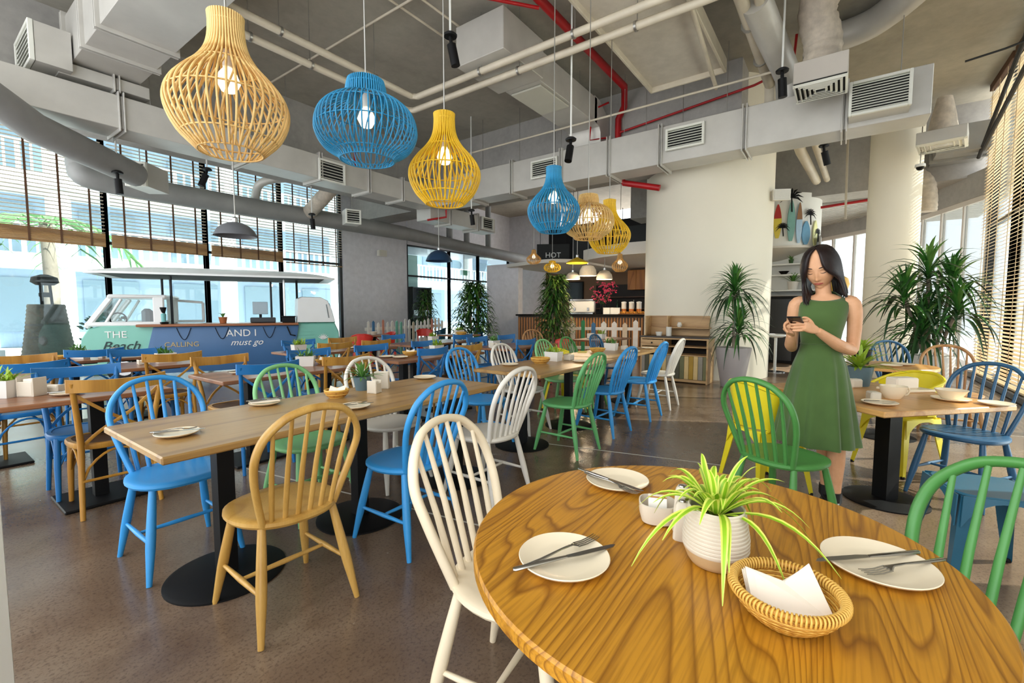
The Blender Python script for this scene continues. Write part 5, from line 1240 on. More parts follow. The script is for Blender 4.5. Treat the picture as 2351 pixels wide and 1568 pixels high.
def bush(label, loc, h0, h1, rad, n, seed, mats, leaf=.22, w=.05):
    rnd = random.Random(seed); t = thing('potted_plant', label, 'potted plant', loc)
    mb = MB(); mb.lathe([(.16, 0), (.22, .34), (.21, .36), (.18, .36)], 24); obj('pot', mb, POT_W, t)
    mb = MB()
    for k in range(4): a = k * 1.57; mb.tube([(.05 * math.cos(a), .05 * math.sin(a), .3), (rad * .3 * math.cos(a), rad * .3 * math.sin(a), h1 * .9)], .018, 6)
    obj('canes', mb, BARK, t)
    for q_, m in enumerate(mats):
        mb = MB()
        for k in range(n):
            z = h0 + (h1 - h0) * rnd.random() ** .9; rr = rad * (1 - .65 * ((z - h0) / (h1 - h0)) ** 1.6) * rnd.uniform(.15, 1); a = rnd.uniform(0, 6.28)
            c = Vector((rr * math.cos(a), rr * math.sin(a), z)); o = Vector((math.cos(a), math.sin(a), rnd.uniform(-.5, 1.0))).normalized()
            L = leaf * rnd.uniform(.7, 1.3); mb.blade([c, c + o * L * .5 + Vector((0, 0, .02)), c + o * L - Vector((0, 0, L * .45))], [w * .4, w, .006], Vector((-math.sin(a), math.cos(a), rnd.uniform(-.3, .3))), .3)
        f = obj('foliage', mb, m, t, angle=80); f['kind'] = 'stuff'
    return t
bush('tall leafy plant standing alone before the bar counter', (9.80, 5.80, 0), .45, 2.12, .46, 330, 11, LEAFS)
bush('bushy plant at the right end of the pastel picket fence', (9.5, 8.2, 0), .5, 2.0, .62, 330, 12, LEAFS)
bush('smaller leafy plant behind the pastel fence at the glazed door edge', (10.9, 11.6, 0), .5, 1.95, .42, 150, 13, LEAFS)
def small_pot_plant(label, loc, s_=1.0, pot_m=None, group=None, n=26, seed=1, m=None):
    rnd = random.Random(seed); t = thing('potted_plant', label, 'potted plant', loc, 0, group)
    mb = MB(); mb.lathe([(.045 * s_, 0), (.06 * s_, .09 * s_), (.063 * s_, .10 * s_), (.05 * s_, .10 * s_), (.048 * s_, .085 * s_)], 20); obj('pot', mb, pot_m or POT_W, t)
    mb = MB()
    for k in range(n):
        a = rnd.uniform(0, 6.28); L = .2 * s_ * rnd.uniform(.6, 1.1); el = rnd.uniform(.3, 1.4); pts = [(math.cos(a) * L * q * math.cos(el) * 1.1, math.sin(a) * L * q * math.cos(el) * 1.1, .085 * s_ + L * (math.sin(el) * q - .35 * q * q)) for q in (0, .3, .6, .85, 1)]
        mb.blade(pts, [.008 * s_, .018 * s_, .018 * s_, .010 * s_, .002], (-math.sin(a), math.cos(a), 0), .3)
    f = obj('foliage', mb, m or GREEN_M, t, angle=80); f['kind'] = 'stuff'; return t
LIME = m_paint('lime_leaf', rgb(150, 180, 52), .4, .2, 8)
small_pot_plant('trailing plant in a green pot on the upper board of the plant shelf', (13.02, 1.05, 2.44), 0.9, GREEN_D, seed=2)
small_pot_plant('plant on the lowest board of the plant shelf', (13.1, 1.0, 1.80), 2.0, seed=3)
small_pot_plant('lime green plant on the middle board at the shelf side', (12.9, .62, 2.18), 1.5, seed=4, m=LIME)
tag(obj('bowl', MB().lathe([(.05, 0), (.12, .08), (.11, .08), (.04, .02)], 20), BLACK, loc=(13.1, 1.2, 2.18)), 'black bowl on the middle board of the plant shelf', 'bowl')
t = thing('yellow_lantern', 'golden ball lamp on a white stand behind the woman', 'lamp', (14.2, .10, 0))
mb = MB(); mb.lathe([(.2, 0), (.2, .02), (.02, .03)], 18); obj('base', mb, VANWHITE, t)
mb = MB(); mb.tube([(0, 0, .02), (0, 0, 1.75)], .02, 8); obj('stem', mb, VANWHITE, t)
mb = MB(); mb.lathe([(.03, 1.7), (.2, 1.82), (.24, 1.95), (.2, 2.1), (.05, 2.2)], 20); obj('shade', mb, m_paint('golden_shade', rgb(216, 170, 70), .5), t)
# ---------------------------------------------------------------- tableware
CER = m_paint('cream_ceramic', rgb(244, 229, 200), .22, .03, 5, .02)
CERW = m_paint('white_ceramic', rgb(220, 210, 192), .32, .03, 5, .02)
STEEL = m_plain('cutlery_steel', rgb(176, 174, 170), .18, 1.0)
PAPER = m_paint('napkin_paper', rgb(244, 232, 214), .85, .03, 9, .1)
WICK = m_wood('wicker', rgb(206, 148, 54), rgb(150, 94, 26), 'x', 9, 7, .5)
WICK_L = m_paint('wicker_light', rgb(226, 178, 84), .5, .15, 30)
def plate(loc, r, label, group=None, m=None):
    n = 48 if r > .095 else 28
    mb = MB(); mb.lathe([(r * .5, 0), (r * .62, .002), (r * .97, .013), (r, .017), (r * .985, .0185), (r * .72, .0075), (r * .6, .0055), (0, .005)], n)
    return tag(obj('plate', mb, m or CER, loc=loc, angle=60), label, 'plate', group)
def knife(loc, rz, label, tilt=0.0, L=.215):
    t = thing('table_knife', label, 'knife', loc, rz); t.rotation_euler = (0, tilt, rz); mb = MB()
    k = L / .215; sec = [(-.1075, .0035, .0032), (-.104, .0068, .0042), (-.03, .0055, .0036), (-.005, .0042, .003), (.0, .005, .002)]
    mb.loft([[(x * k, w * math.cos(a), h * math.sin(a) + .004) for a in [2 * math.pi * q / 10 for q in range(10)]] for x, w, h in sec]); obj('handle', mb, STEEL, t)
    poly = [(0, -.005), (.02, -.0085), (.075, -.0095), (.098, -.007), (.1075, .001), (.1, .0045), (.06, .006), (0, .005)]
    mb = MB(); mb.loft([[(x * k, y, .0032) for x, y in poly], [(x * k, y, .0048) for x, y in poly]]); obj('blade', mb, STEEL, t); return t
def fork(loc, rz, label, tilt=0.0, L=.19):
    t = thing('table_fork', label, 'fork', loc, rz); t.rotation_euler = (0, tilt, rz); k = L / .19; mb = MB()
    sec = [(-.095, .0035, .003, .003), (-.09, .0065, .003, .003), (-.05, .0045, .0025, .004), (.0, .0028, .0022, .008), (.028, .004, .002, .008), (.04, .0115, .0016, .004)]
    mb.loft([[(x * k, w * math.cos(a), h * math.sin(a) + z) for a in [2 * math.pi * q / 10 for q in range(10)]] for x, w, h, z in sec]); obj('handle', mb, STEEL, t)
    for j in range(4):
        y = -.0095 + .00633 * j; mb = MB(); mb.tube([(.038 * k, y, .004), (.06 * k, y, .0015), (.08 * k, y, .003), (.095 * k, y, .0065)], [.0018, .0018, .0015, .0009], 6); obj('tine', mb, STEEL, t)
    return t
def dirz(a, b): return math.atan2(b[1] - a[1], b[0] - a[0])
TZ = .745
plate((.848, .474, TZ), .100, 'round cream plate on the honey oak table, nearest the cream chair')
plate((1.345, .560, TZ), .098, 'round cream plate at the far rim of the honey oak table')
plate((1.225, -.085, TZ), .104, 'round cream plate on the honey oak table beside the wicker basket')
knife((.838, .462, TZ + .017), dirz((.718, .534), (.953, .393)), 'steel knife lying across the plate nearest the cream chair', L=.255)
fork((.850, .482, TZ + .018), dirz((.755, .515), (.946, .453)), 'steel fork lying beside the knife on the plate nearest the cream chair', L=.222)
knife((1.315, .575, TZ + .017), dirz((1.345, .70), (1.285, .45)), 'dark-lit steel knife across the far plate of the honey oak table', L=.255)
fork((1.290, .560, TZ + .018), dirz((1.325, .66), (1.255, .45)), 'steel fork beside the knife on the far plate of the honey oak table', L=.222)
knife((1.225, -.068, TZ + .017), dirz((1.33, -.183), (1.122, .033)), 'steel knife on the plate beside the wicker basket', L=.255)
fork((1.222, -.128, TZ + .018), dirz((1.303, -.211), (1.124, -.059)), 'steel fork on the plate beside the wicker basket', L=.222)
# wicker basket with napkins
def basket_bowl(loc, r, h, label, detail=True, group=None, napkin=True, nlabel=None):
    t = thing('wicker_basket', label, 'basket', loc, random.uniform(0, 3), group); rows = 13 if detail else 5
    nn = 60 if detail else 20
    for k in range(rows):
        q = k / (rows - 1); rr = r * (.58 + .40 * math.sin(q * math.pi / 2)); z = .004 + (h - .012) * q; w = (h / rows) * .62; mb = MB()
        mb.tube([(rr * math.cos(2 * math.pi * j / nn) * (1 + .008 * (-1) ** (j + k)), rr * math.sin(2 * math.pi * j / nn) * (1 + .008 * (-1) ** (j + k)), z) for j in range(nn)], w, 5, closed=True); obj('cane_row', mb, WICK if k % 2 else WICK_L, t, angle=80)
    mb = MB(); mb.lathe([(r * .60, .006), (0, .006)], 30, cap0=True); obj('bottom', mb, WICK, t)
    if detail:
        mb = MB(); mb.tube([(r * math.cos(2 * math.pi * j / 60), r * math.sin(2 * math.pi * j / 60), h) for j in range(60)], .0055, 8, closed=True); obj('rim', mb, WICK, t, angle=80)
        mb = MB(); mb.tube([(.0075 * math.cos(a), .002 * math.sin(a * .5), .0095 * math.sin(a)) for a in [2 * math.pi * j / 10 for j in range(10)]], .0021, 5, closed=True); me = mb.mesh('rim_wrap', WICK_L, angle=80)
        for j in range(84):
            a = 2 * math.pi * j / 84; link('rim_wrap', me, t, (r * math.cos(a), r * math.sin(a), h - .002), (0, R(12), a))
    return t
BX, BY = .922, .060
basket_bowl((BX, BY, TZ), .087, .056, 'round golden wicker basket holding napkins on the honey oak table')
t = thing('paper_napkins', 'folded cream paper napkins standing in the wicker basket', 'napkins', (BX, BY, TZ + .008), R(36 - 90))
for k in range(3):
    mb = MB(); o = .006 * k
    P = [(-.064, -.012 + o, .012), (.066, -.038 + o, .008), (.056, .024 + o, .078 - .008 * k), (.004, .010 + o, .052 - .004 * k), (-.062, .024 + o, .073 - .006 * k)]
    mb.loft([[Vector(p) for p in P], [Vector(p) + Vector((0, .003, .0015)) for p in P]]); obj('napkin', mb, PAPER, t, angle=20)
# ribbed pot with the spider plant; every leaf a part
CLAY = m_paint('pot_base_band', rgb(206, 176, 132), .4, .06, 6)
PX, PY = 1.045, .205
t = thing('spider_plant', 'ribbed white pot with a lime green spider plant on the honey oak table', 'potted plant', (PX, PY, TZ))
prof = [(.046, 0), (.052, .003), (.058, .012), (.0665, .034)]
mb = MB(); mb.lathe(prof, 48); obj('pot_base', mb, CLAY, t)
prof = [(.0665, .034)]
for k in range(11): z = .038 + k * .0078; rr = .0685 - .0095 * max(0, (k - 3) / 8); prof += [(rr, z), (rr, z + .0035), (rr - .0022, z + .0055)]
prof += [(.0585, .125), (.056, .128), (.0535, .125), (.052, .10)]
mb = MB(); mb.lathe(prof, 48, cap0=False, cap1=False); obj('pot', mb, CERW, t, angle=30)
mb = MB(); mb.lathe([(.053, .104), (0, .106)], 24, cap0=False); obj('soil', mb, m_plain('potting_soil', rgb(40, 30, 24), .95), t)
SP_IN = m_paint('spider_leaf_green', rgb(146, 192, 38), .38, .15, 9); SP_OUT = m_paint('spider_leaf_edge', rgb(222, 232, 104), .4, .1, 9)
rnd = random.Random(21)
def spider_leaf(L, w, el, droop):
    pts = []; ws = []
    for i in range(11):
        q = i / 10; rr = L * (q * math.cos(el) * (1 - .12 * q)); z = L * (math.sin(el) * q - droop * q * q)
        pts.append((rr, .02 * L * math.sin(q * 4), z)); ws.append(w * (.55 + .9 * q if q < .4 else .91 * (1 - ((q - .4) / .61) ** 1.8)) + .0008)
    mb = MB(); mb.blade(pts, ws, (0, 1, 0), .4, edge_mat=1); return mb.mesh('leaf', [SP_IN, SP_OUT], angle=80)
for k in range(44):
    q = k / 44; a = k * 2.39996 + rnd.uniform(-.25, .25); el = R(28 + 52 * q + rnd.uniform(-6, 6)); L = rnd.uniform(.22, .34) * (1.0 - .35 * q); dr = rnd.uniform(.62, 1.02) * (1 - .45 * q)
    link('leaf', spider_leaf(L, rnd.uniform(.0145, .020), el, dr), t, (.008 * math.cos(a), .008 * math.sin(a), .105), (0, 0, a))
t = thing('sugar_bowl', 'rounded white dish of sugar sachets beside the spider plant', 'bowl', (1.163, .372, TZ), R(20))
def rsq(r, z, p=.45): return [(math.copysign(abs(math.cos(a)) ** p, math.cos(a)) * r, math.copysign(abs(math.sin(a)) ** p, math.sin(a)) * r, z) for a in [2 * math.pi * k / 32 for k in range(32)]]
mb = MB(); mb.loft([rsq(.030, 0, .7), rsq(.040, .006, .7), rsq(.046, .03, .7), rsq(.047, .054, .7), rsq(.044, .055, .7), rsq(.042, .03, .7), rsq(.036, .010, .7)]); obj('bowl', mb, CERW, t)
for k, c in enumerate([rgb(240, 236, 226), rgb(196, 140, 70), rgb(240, 236, 226), rgb(226, 206, 170)]):
    mb = MB(); mb.box((-.018 + .012 * k, 0, .04), (.004, .046, .055), .001, rot=Matrix.Rotation(R(14 - 8 * k), 3, 'Y')); obj('sachet', mb, m_plain('sachet_%d' % k, c, .8), t)
t = thing('salt_shaker', 'square white shaker between the sugar dish and the ribbed pot', 'shaker', (1.108, .292, TZ), R(10))
mb = MB(); mb.loft([rsq(.020, 0), rsq(.022, .003), rsq(.020, .05), rsq(.017, .085), rsq(.012, .094)]); obj('body', mb, CERW, t)
mb = MB(); mb.lathe([(.010, .094), (.009, .097), (0, .098)], 14); obj('top', mb, STEEL, t)
t = thing('salt_shaker', 'second square white shaker standing behind the first, by the sugar dish', 'shaker', (1.150, .305, TZ), R(10))
mb = MB(); mb.loft([rsq(.020, 0), rsq(.022, .003), rsq(.020, .06), rsq(.017, .105), rsq(.012, .114)]); obj('body', mb, CERW, t)
mb = MB(); mb.lathe([(.010, .114), (.009, .117), (0, .118)], 14); obj('top', mb, STEEL, t)

# long oak table
def setting(x, y, z, lab, r=.09, rz=0.0, cut=True, nap=False):
    plate((x, y, z), r, 'small cream plate ' + lab, m=CER)
    if nap:
        mb = MB(); mb.box((0, 0, .004), (.15, .06, .008), .002); tag(obj('napkin', mb, PAPER, loc=(x, y, z + .018), rot=(0, 0, rz)), 'folded white napkin on the plate ' + lab, 'napkin')
    if cut:
        knife((x + .008, y - .012, z + .018 + (.009 if nap else 0)), rz, 'knife on the plate ' + lab, L=.19); fork((x - .004, y + .020, z + .019 + (.009 if nap else 0)), rz + .12, 'fork on the plate ' + lab, L=.17)
setting(.72, 2.345, .75, 'at the near corner of the long oak table', .085, R(-30))
setting(1.265, 2.70, .75, 'before the light green chair on the long oak table', .085, R(-15), nap=True)
setting(2.52, 2.70, .75, 'at the far end of the long oak table', .09, R(-10), cut=False)
setting(1.52, 2.20, .75, 'half hidden by the natural wood chair on the long oak table', .085, R(-20))
basket_bowl((1.64, 2.56, .75), .072, .055, 'small wicker bowl with a napkin on the long oak table', False)
def crumple(loc, label, s_=1.0):
    mb = MB(); mb.loft([[Vector(p) * s_ for p in ((-.05, -.02, 0), (.05, -.03, 0), (.055, .02, .05), (0, .01, .03), (-.045, .02, .045))], [Vector(p) * s_ + Vector((0, .006, .002)) for p in ((-.05, -.02, 0), (.05, -.03, 0), (.055, .02, .05), (0, .01, .03), (-.045, .02, .045))]])
    return tag(obj('napkin', mb, PAPER, loc=loc, rot=(0, 0, R(-50)), angle=20), label, 'napkin')
crumple((1.64, 2.56, .775), 'white napkin standing in the small wicker bowl on the long oak table')
ZINC = m_paint('zinc_pot', rgb(92, 116, 126), .45, .08, 5)
small_pot_plant('grey metal pot with a drooping green plant on the long oak table', (1.90, 2.66, .75), .95, ZINC, seed=31, n=34)
def holder(loc, w, d, h, label, rz=0.0, m=None):
    t = thing('menu_holder', label, 'holder', loc, rz); mb = MB()
    mb.box((0, 0, .004), (w, d, .008), .002); obj('base', mb, m or CERW, t)
    for s_ in (-1, 1):
        mb = MB(); mb.box((s_ * (w / 2 - .004), 0, h / 2), (.008, d, h), .003); obj('side', mb, m or CERW, t)
        mb = MB(); mb.box((0, s_ * (d / 2 - .004), h * .4), (w - .016, .008, h * .8), .003); obj('panel', mb, m or CERW, t)
    mb = MB(); mb.box((0, 0, h * .5), (w * .6, d * .5, h * .85), .004); obj('napkins', mb, PAPER, t)
holder((1.88, 2.50, .75), .07, .07, .085, 'small white napkin holder beside the grey metal pot', R(20))
holder((2.02, 2.60, .75), .012 + .03, .10, .12, 'upright white menu stand beside the grey metal pot', R(36))
# second and third oak tables
PLW = m_paint('planter_white', rgb(226, 222, 214), .45, .03, 5)
def planter(loc, label, w=.17, d=.10, h=.10, seed=1, rz=0.0, n=36, m=None):
    rnd = random.Random(seed); t = thing('box_planter', label, 'potted plant', loc, rz); mb = MB()
    mb.loft([[(x * w / 2 * k, y * d / 2 * k, z) for x, y in ((-1, -1), (1, -1), (1, 1), (-1, 1))] for k, z in ((.88, 0), (1, h), (.93, h), (.9, h - .02))]); obj('box', mb, m or PLW, t)
    mb = MB()
    for k in range(n):
        a = rnd.uniform(0, 6.28); L = rnd.uniform(.08, .17); el = rnd.uniform(.5, 1.45); bx = rnd.uniform(-.4, .4) * w; by = rnd.uniform(-.3, .3) * d
        pts = [(bx + math.cos(a) * L * q * math.cos(el), by + math.sin(a) * L * q * math.cos(el), h - .02 + L * (math.sin(el) * q - .3 * q * q)) for q in (0, .3, .6, .85, 1)]
        mb.blade(pts, [.008, .014, .014, .008, .002], (-math.sin(a), math.cos(a), 0), .3)
    f = obj('foliage', mb, [GREEN_M, LIME][seed % 2], t, angle=80); f['kind'] = 'stuff'; return t
basket_bowl((3.97, 2.52, .75), .10, .06, 'wicker bowl on the second oak table', False)
planter((4.24, 2.52, .75), 'white box planter on the second oak table', seed=41, rz=R(90), d=.12)
holder((4.40, 2.42, .75), .10, .08, .06, 'low white sachet holder beside the planter of the second oak table')
setting(4.30, 2.22, .75, 'on the second oak table before the green chair', .09, R(20), cut=False)
setting(3.62, 2.66, .75, 'on the second oak table before the white chair across', .09, R(10), cut=False)
basket_bowl((5.42, 2.56, .75), .10, .06, 'orange wicker bowl on the third oak table', False)
planter((5.83, 2.55, .75), 'white box planter on the third oak table by the dresser', seed=42, rz=R(90), d=.11)
holder((5.98, 2.42, .75), .09, .07, .06, 'low white sachet holder beside the planter of the third oak table')
mb = MB(); mb.box((0, 0, .003), (.2, .12, .006), .002); tag(obj('menu_card', mb, m_plain('yellow_card', rgb(238, 222, 110), .7), loc=(5.35, 2.74, .75), rot=(0, 0, .4)), 'yellow card lying on the third oak table', 'card')
setting(5.75, 2.20, .75, 'on the third oak table between the blue chairs', .09, R(20), cut=False)
setting(6.35, 2.22, .75, 'on the third oak table at its dresser end', .09, R(20), cut=False)
# brown tables
planter((.40, 4.28, .75), 'white box planter at the left end of the first brown table', seed=51, w=.16, d=.11, h=.11, rz=R(-50))
holder((.52, 4.20, .75), .11, .09, .12, 'tall white menu box on the first brown table', R(-54))
holder((.63, 4.26, .75), .13, .08, .055, 'low white dish of sachets on the first brown table', R(-54))
setting(.66, 4.06, .75, 'on the first brown table behind the mustard chair', .085, R(-20))
setting(1.78, 4.22, .75, 'on the second brown table at its left end', .085, R(-20))
basket_bowl((2.62, 4.30, .75), .08, .05, 'wicker bowl on the second brown table', False); crumple((2.62, 4.3, .775), 'white napkin in the wicker bowl of the second brown table')
planter((2.40, 4.26, .75), 'green plant in a white trough on the second brown table', seed=52, rz=R(-40))
setting(3.45, 4.10, .75, 'on the third brown table at its left end', .09, R(-10), cut=False)
setting(3.40, 4.28, .75, 'on the third brown table behind the other plate', .09, R(-10), cut=False)
basket_bowl((3.72, 4.24, .75), .09, .055, 'wicker bowl on the third brown table', False); crumple((3.72, 4.24, .775), 'white napkin in the wicker bowl of the third brown table')
planter((4.15, 4.22, .75), 'bushy green planter on the third brown table', seed=53, n=60)
planter((5.30, 4.18, .75), 'white planter on the fourth brown table', seed=54); planter((5.55, 5.72, .75), 'planter on the far brown table of the second row', seed=55)
holder((5.12, 4.05, .75), .08, .07, .08, 'white holder on the fourth brown table')
planter((1.25, 6.95, .75), 'white planter on the back-row table before the van nose', seed=56, rz=R(-50)); holder((1.42, 6.86, .75), .05, .05, .10, 'slim white holder on the back-row table, nearer the wall of glass', R(-50)); holder((1.52, 6.80, .75), .04, .05, .12, 'slim white holder on the back-row table, second one', R(-50))
basket_bowl((1.08, 7.0, .75), .09, .05, 'wicker bowl on the back-row table', False)
planter((3.15, 5.75, .75), 'green planter on the middle second-row table before the van', seed=57, n=50); planter((1.70, 5.75, .75), 'green planter on the left second-row table', seed=58)
holder((1.5, 5.72, .75), .09, .07, .05, 'low white dish on the left second-row table'); setting(3.9, 5.7, .75, 'on the middle second-row table', .09, 0, cut=False)
planter((8.0, 3.7, .75), 'plant in a white box on the table by the bar fence', seed=59); basket_bowl((8.3, 3.95, .75), .1, .05, 'wicker bowl on the table by the bar fence', False); holder((8.05, 3.95, .75), .12, .1, .1, 'white box holder on the table by the bar fence')
planter((7.6, 7.0, .75), 'lime planter on the small dark table at the fence plant', seed=61, n=50, w=.24); basket_bowl((7.45, 6.8, .75), .12, .07, 'golden wicker bowl on the small dark table at the fence plant', False)
tag(obj('bowl', MB().lathe([(.05, 0), (.10, .07), (.095, .07), (.04, .01)], 20), CERW, loc=(6.4, 8.5, .75)), 'white bowl on the small dark round table between the red chairs', 'bowl')
# pale square table beside the woman
plate((3.63, -.215, .71), .095, 'flat cream plate on the pale square table beside the woman')
knife((3.63, -.215, .728), R(-62), 'knife on the flat plate of the pale square table', L=.18)
mb = MB(); mb.box((0, 0, .03), (.08, .06, .06), .008); tag(obj('sugar_box', mb, CERW, loc=(3.76, -.19, .71), rot=(0, 0, R(20))), 'small white box behind the flat plate of the pale square table', 'box')
def cup(loc, rz, label, r=.055, h=.065):
    t = thing('cup', label, 'cup', loc, rz); mb = MB(); mb.lathe([(r * .55, 0), (r * .6, .004), (r * .92, h * .5), (r, h), (r * .95, h), (r * .86, h * .5), (r * .5, .008), (0, .008)], 32); obj('body', mb, CER, t)
    mb = MB(); mb.tube(cat_rom([(r * .93, 0, h * .82), (r * 1.3, 0, h * .85), (r * 1.45, 0, h * .55), (r * 1.2, 0, h * .25), (r * .82, 0, h * .3)], 4), .0055, 8); obj('handle', mb, CER, t); return t
cup((3.93, -.30, .71), R(-54), 'large cream cup with its handle turned towards the window', .075, .085)
t = thing('serving_tray', 'pale tray with a tissue block on the square table', 'tray', (4.36, -.40, .71), R(-48)); mb = MB(); mb.box((0, 0, .01), (.30, .18, .02), .005); obj('tray', mb, CER, t)
mb = MB(); mb.box((-.03, 0, .06), (.18, .10, .08), .01); obj('tissue_block', mb, PAPER, t)
plate((4.06, -.60, .71), .10, 'cream saucer plate under the bowl on the pale square table')
t = thing('bowl', 'cream bowl on its plate at the window end of the pale square table', 'bowl', (4.06, -.60, .722)); mb = MB(); mb.lathe([(.045, 0), (.05, .006), (.085, .06), (.081, .06), (.045, .010), (0, .010)], 32); obj('body', mb, CER, t)
plate((4.02, -.80, .71), .085, 'small cream plate at the tip of the pale square table')
small_pot_plant('grassy plant in a blue-grey tray pot on the pale square table', (4.45, -.13, .71), 1.5, ZINC, seed=71, n=46, m=LIME)
mb = MB(); mb.box((0, 0, .035), (.09, .07, .07), .012); tag(obj('tin', mb, CERW, loc=(4.30, -.10, .71), rot=(0, 0, R(-50))), 'white lidded tin before the grassy plant on the square table', 'tin')
# small round table by the window
small_pot_plant('dark bowl of lime grass on the small round table by the window', (5.95, -.18, .74), 1.5, BLACK, seed=72, n=40, m=LIME)
plate((6.05, -.52, .74), .10, 'cream plate on the small round table by the window')
plate((5.85, -.42, .74), .09, 'second cream plate on the small round table, nearer the square table')
# ---------------------------------------------------------------- the woman
# local frame: +Y away from the camera along the line of sight, +X across it, figure faces -Y
WOM = thing('person', 'person in a sleeveless green dress, standing and looking down at a phone', 'person', (3.452, .104, 0), R(1.7 - 90))
m_ = NT('skin'); _f = m_.noise(m_.co(), 14, 3)
m_.bsdf(m_.ramp(_f, [(.3, rgb(216, 160, 118)), (.7, rgb(230, 176, 136))]), .48, spec=.4); SKIN = m_.m
SK2 = MATS.setdefault('skin', SKIN)
HS = 1.12                                   # head scale
HM = Matrix.Translation((-.014, -.014, 1.563)) @ Matrix.Rotation(R(14), 4, 'Z').inverted() @ Matrix.Rotation(R(22), 4, 'X') @ Matrix.Rotation(R(-4), 4, 'Y')
def g(x, z, cx, cz, sx, sz): return math.exp(-((x - cx) / sx) ** 2 - ((z - cz) / sz) ** 2)
def face_dy(x, z):
    ax = abs(x); d = 0
    t = min(1, max(0, (.016 - z) / .055))
    if z < .016: d -= .0155 * t * math.exp(-(x / .0085) ** 2) * (1 if z > -.045 else math.exp(-((z + .045) / .005) ** 2))
    d -= .006 * g(ax, z, .010, -.040, .008, .007)
    d += .0075 * g(ax, z, .031, .001, .017, .012)
    d -= .0035 * g(ax, z, .031, -.002, .012, .006)
    d -= .003 * g(ax, z, .030, .022, .022, .008)
    d -= .0065 * g(x, z, 0, -.066, .020, .011)
    d += .003 * g(x, z, 0, -.0655, .018, .0022)
    d += .004 * g(x, z, 0, -.083, .018, .006)
    d -= .006 * g(x, z, 0, -.102, .020, .015)
    d -= .004 * g(ax, z, .043, -.028, .020, .022)
    return d
def head_pt(a, e, k=1.0, feat=True):
    """a = azimuth from the front, e = elevation; head frame, front = -Y"""
    x = math.sin(a) * math.cos(e); y = -math.cos(a) * math.cos(e); z = math.sin(e)
    zz = z * .118; w = .072
    if zz < -.01: w *= 1 - .40 * ((-zz - .01) / .108) ** 1.5
    dep = .088 if y < 0 else .100
    if zz < -.02 and y > 0: dep *= 1 - .45 * ((-zz - .02) / .10)
    px_, py_, pz_ = x * w, y * dep, zz
    if y < 0: py_ = -dep * (abs(y) ** .82)
    if y < 0 and feat: py_ += face_dy(px_, pz_)
    return Vector((px_, py_, pz_)) * k * HS
def on_face(x, z, off=0.0):
    """surface point for given head-frame x, z (unscaled)"""
    zz = z; e = math.asin(max(-1, min(1, z / .118))); w = .072
    if zz < -.01: w *= 1 - .40 * ((-zz - .01) / .108) ** 1.5
    s_ = max(-1, min(1, x / (w * math.cos(e)))); y = -math.sqrt(max(0, 1 - s_ * s_)) * math.cos(e)
    return HM @ (Vector((x, -.088 * abs(y) ** .82 + face_dy(x, z) - off, z)) * HS)
body = MB()
NA, NE = 72, 56; rings = []
for i in range(NE + 1):
    e = -math.pi / 2 + math.pi * i / NE
    rings.append([HM @ head_pt(2 * math.pi * k / NA, max(-1.565, min(1.565, e))) for k in range(NA)])
body.loft(rings)
body.tube([(.008, .02, 1.33), (.006, .012, 1.41), (-.004, .004, 1.50)], [.055, .042, .043], 20)
# trunk, shoulders, hips
def ell(cx, cy, z, a, b, n=28): return [(cx + a * math.cos(2 * math.pi * k / n), cy + b * math.sin(2 * math.pi * k / n), z) for k in range(n)]
body.loft([ell(0, .0, .86, .12, .09), ell(0, .0, .95, .13, .095), ell(0, 0, 1.09, .095, .07), ell(.005, 0, 1.2, .112, .085), ell(.008, .005, 1.29, .125, .08), ell(.01, .012, 1.345, .13, .062), ell(.01, .016, 1.385, .085, .05), ell(.01, .016, 1.40, .05, .045)])
def limb(pts, rs, n=16): body.tube(cat_rom(pts, 4), [rs[min(len(rs) - 1, i // 4)] + (rs[min(len(rs) - 1, i // 4 + 1)] - rs[min(len(rs) - 1, i // 4)]) * (i % 4) / 4 for i in range(4 * (len(pts) - 1) + 1)], n)
shR, elR, wrR = (.158, .022, 1.335), (.168, .05, 1.052), (-.016, -.205, 1.178)
limb([(.115, .018, 1.352), shR, (.172, .035, 1.22), elR], [.040, .044, .040, .034])
limb([elR, (.10, -.075, 1.085), (.035, -.15, 1.135), wrR], [.034, .037, .030, .0225])
shL, elL, wrL = (-.138, .018, 1.335), (-.152, .04, 1.058), (-.150, -.165, 1.150)
limb([(-.095, .016, 1.352), shL, (-.150, .030, 1.22), elL], [.038, .042, .038, .033])
limb([elL, (-.155, -.06, 1.08), (-.153, -.13, 1.12), wrL], [.033, .034, .028, .022])
# legs and ankles
limb([(.060, 0, .88), (.085, -.01, .66), (.108, -.008, .46), (.112, .008, .34), (.114, .014, .20), (.114, .012, .08)], [.066, .062, .050, .049, .036, .030])
limb([(-.055, .02, .88), (-.02, .06, .66), (.045, .11, .46), (.06, .13, .34), (.070, .14, .20), (.072, .14, .08)], [.066, .062, .050, .049, .036, .030])
# hands: palm and five fingers each, closed on the phone
PH = Matrix.Translation((-.118, -.262, 1.226)) @ Matrix.Rotation(R(-14), 4, 'Z') @ Matrix.Rotation(R(28), 4, 'X').inverted()
def pts_(l): return [Vector(p) for p in l]
def palm(a, b, w, th, nrm):
    a, b = Vector(a), Vector(b); x = (b - a); L = x.length; x.normalize(); z = Vector(nrm); z = (z - x * z.dot(x)).normalized(); y = z.cross(x); rr = []
    for q, k in ((0, .62), (.25, .86), (.6, 1.0), (.9, .98), (1.05, .8)):
        c = a + x * L * q; rr.append([c + y * (w * k * math.copysign(abs(math.cos(t_)) ** .7, math.cos(t_))) + z * (th * math.copysign(abs(math.sin(t_)) ** .8, math.sin(t_))) for t_ in [2 * math.pi * j / 16 for j in range(16)]])
    body.loft(rr); return x, y, z
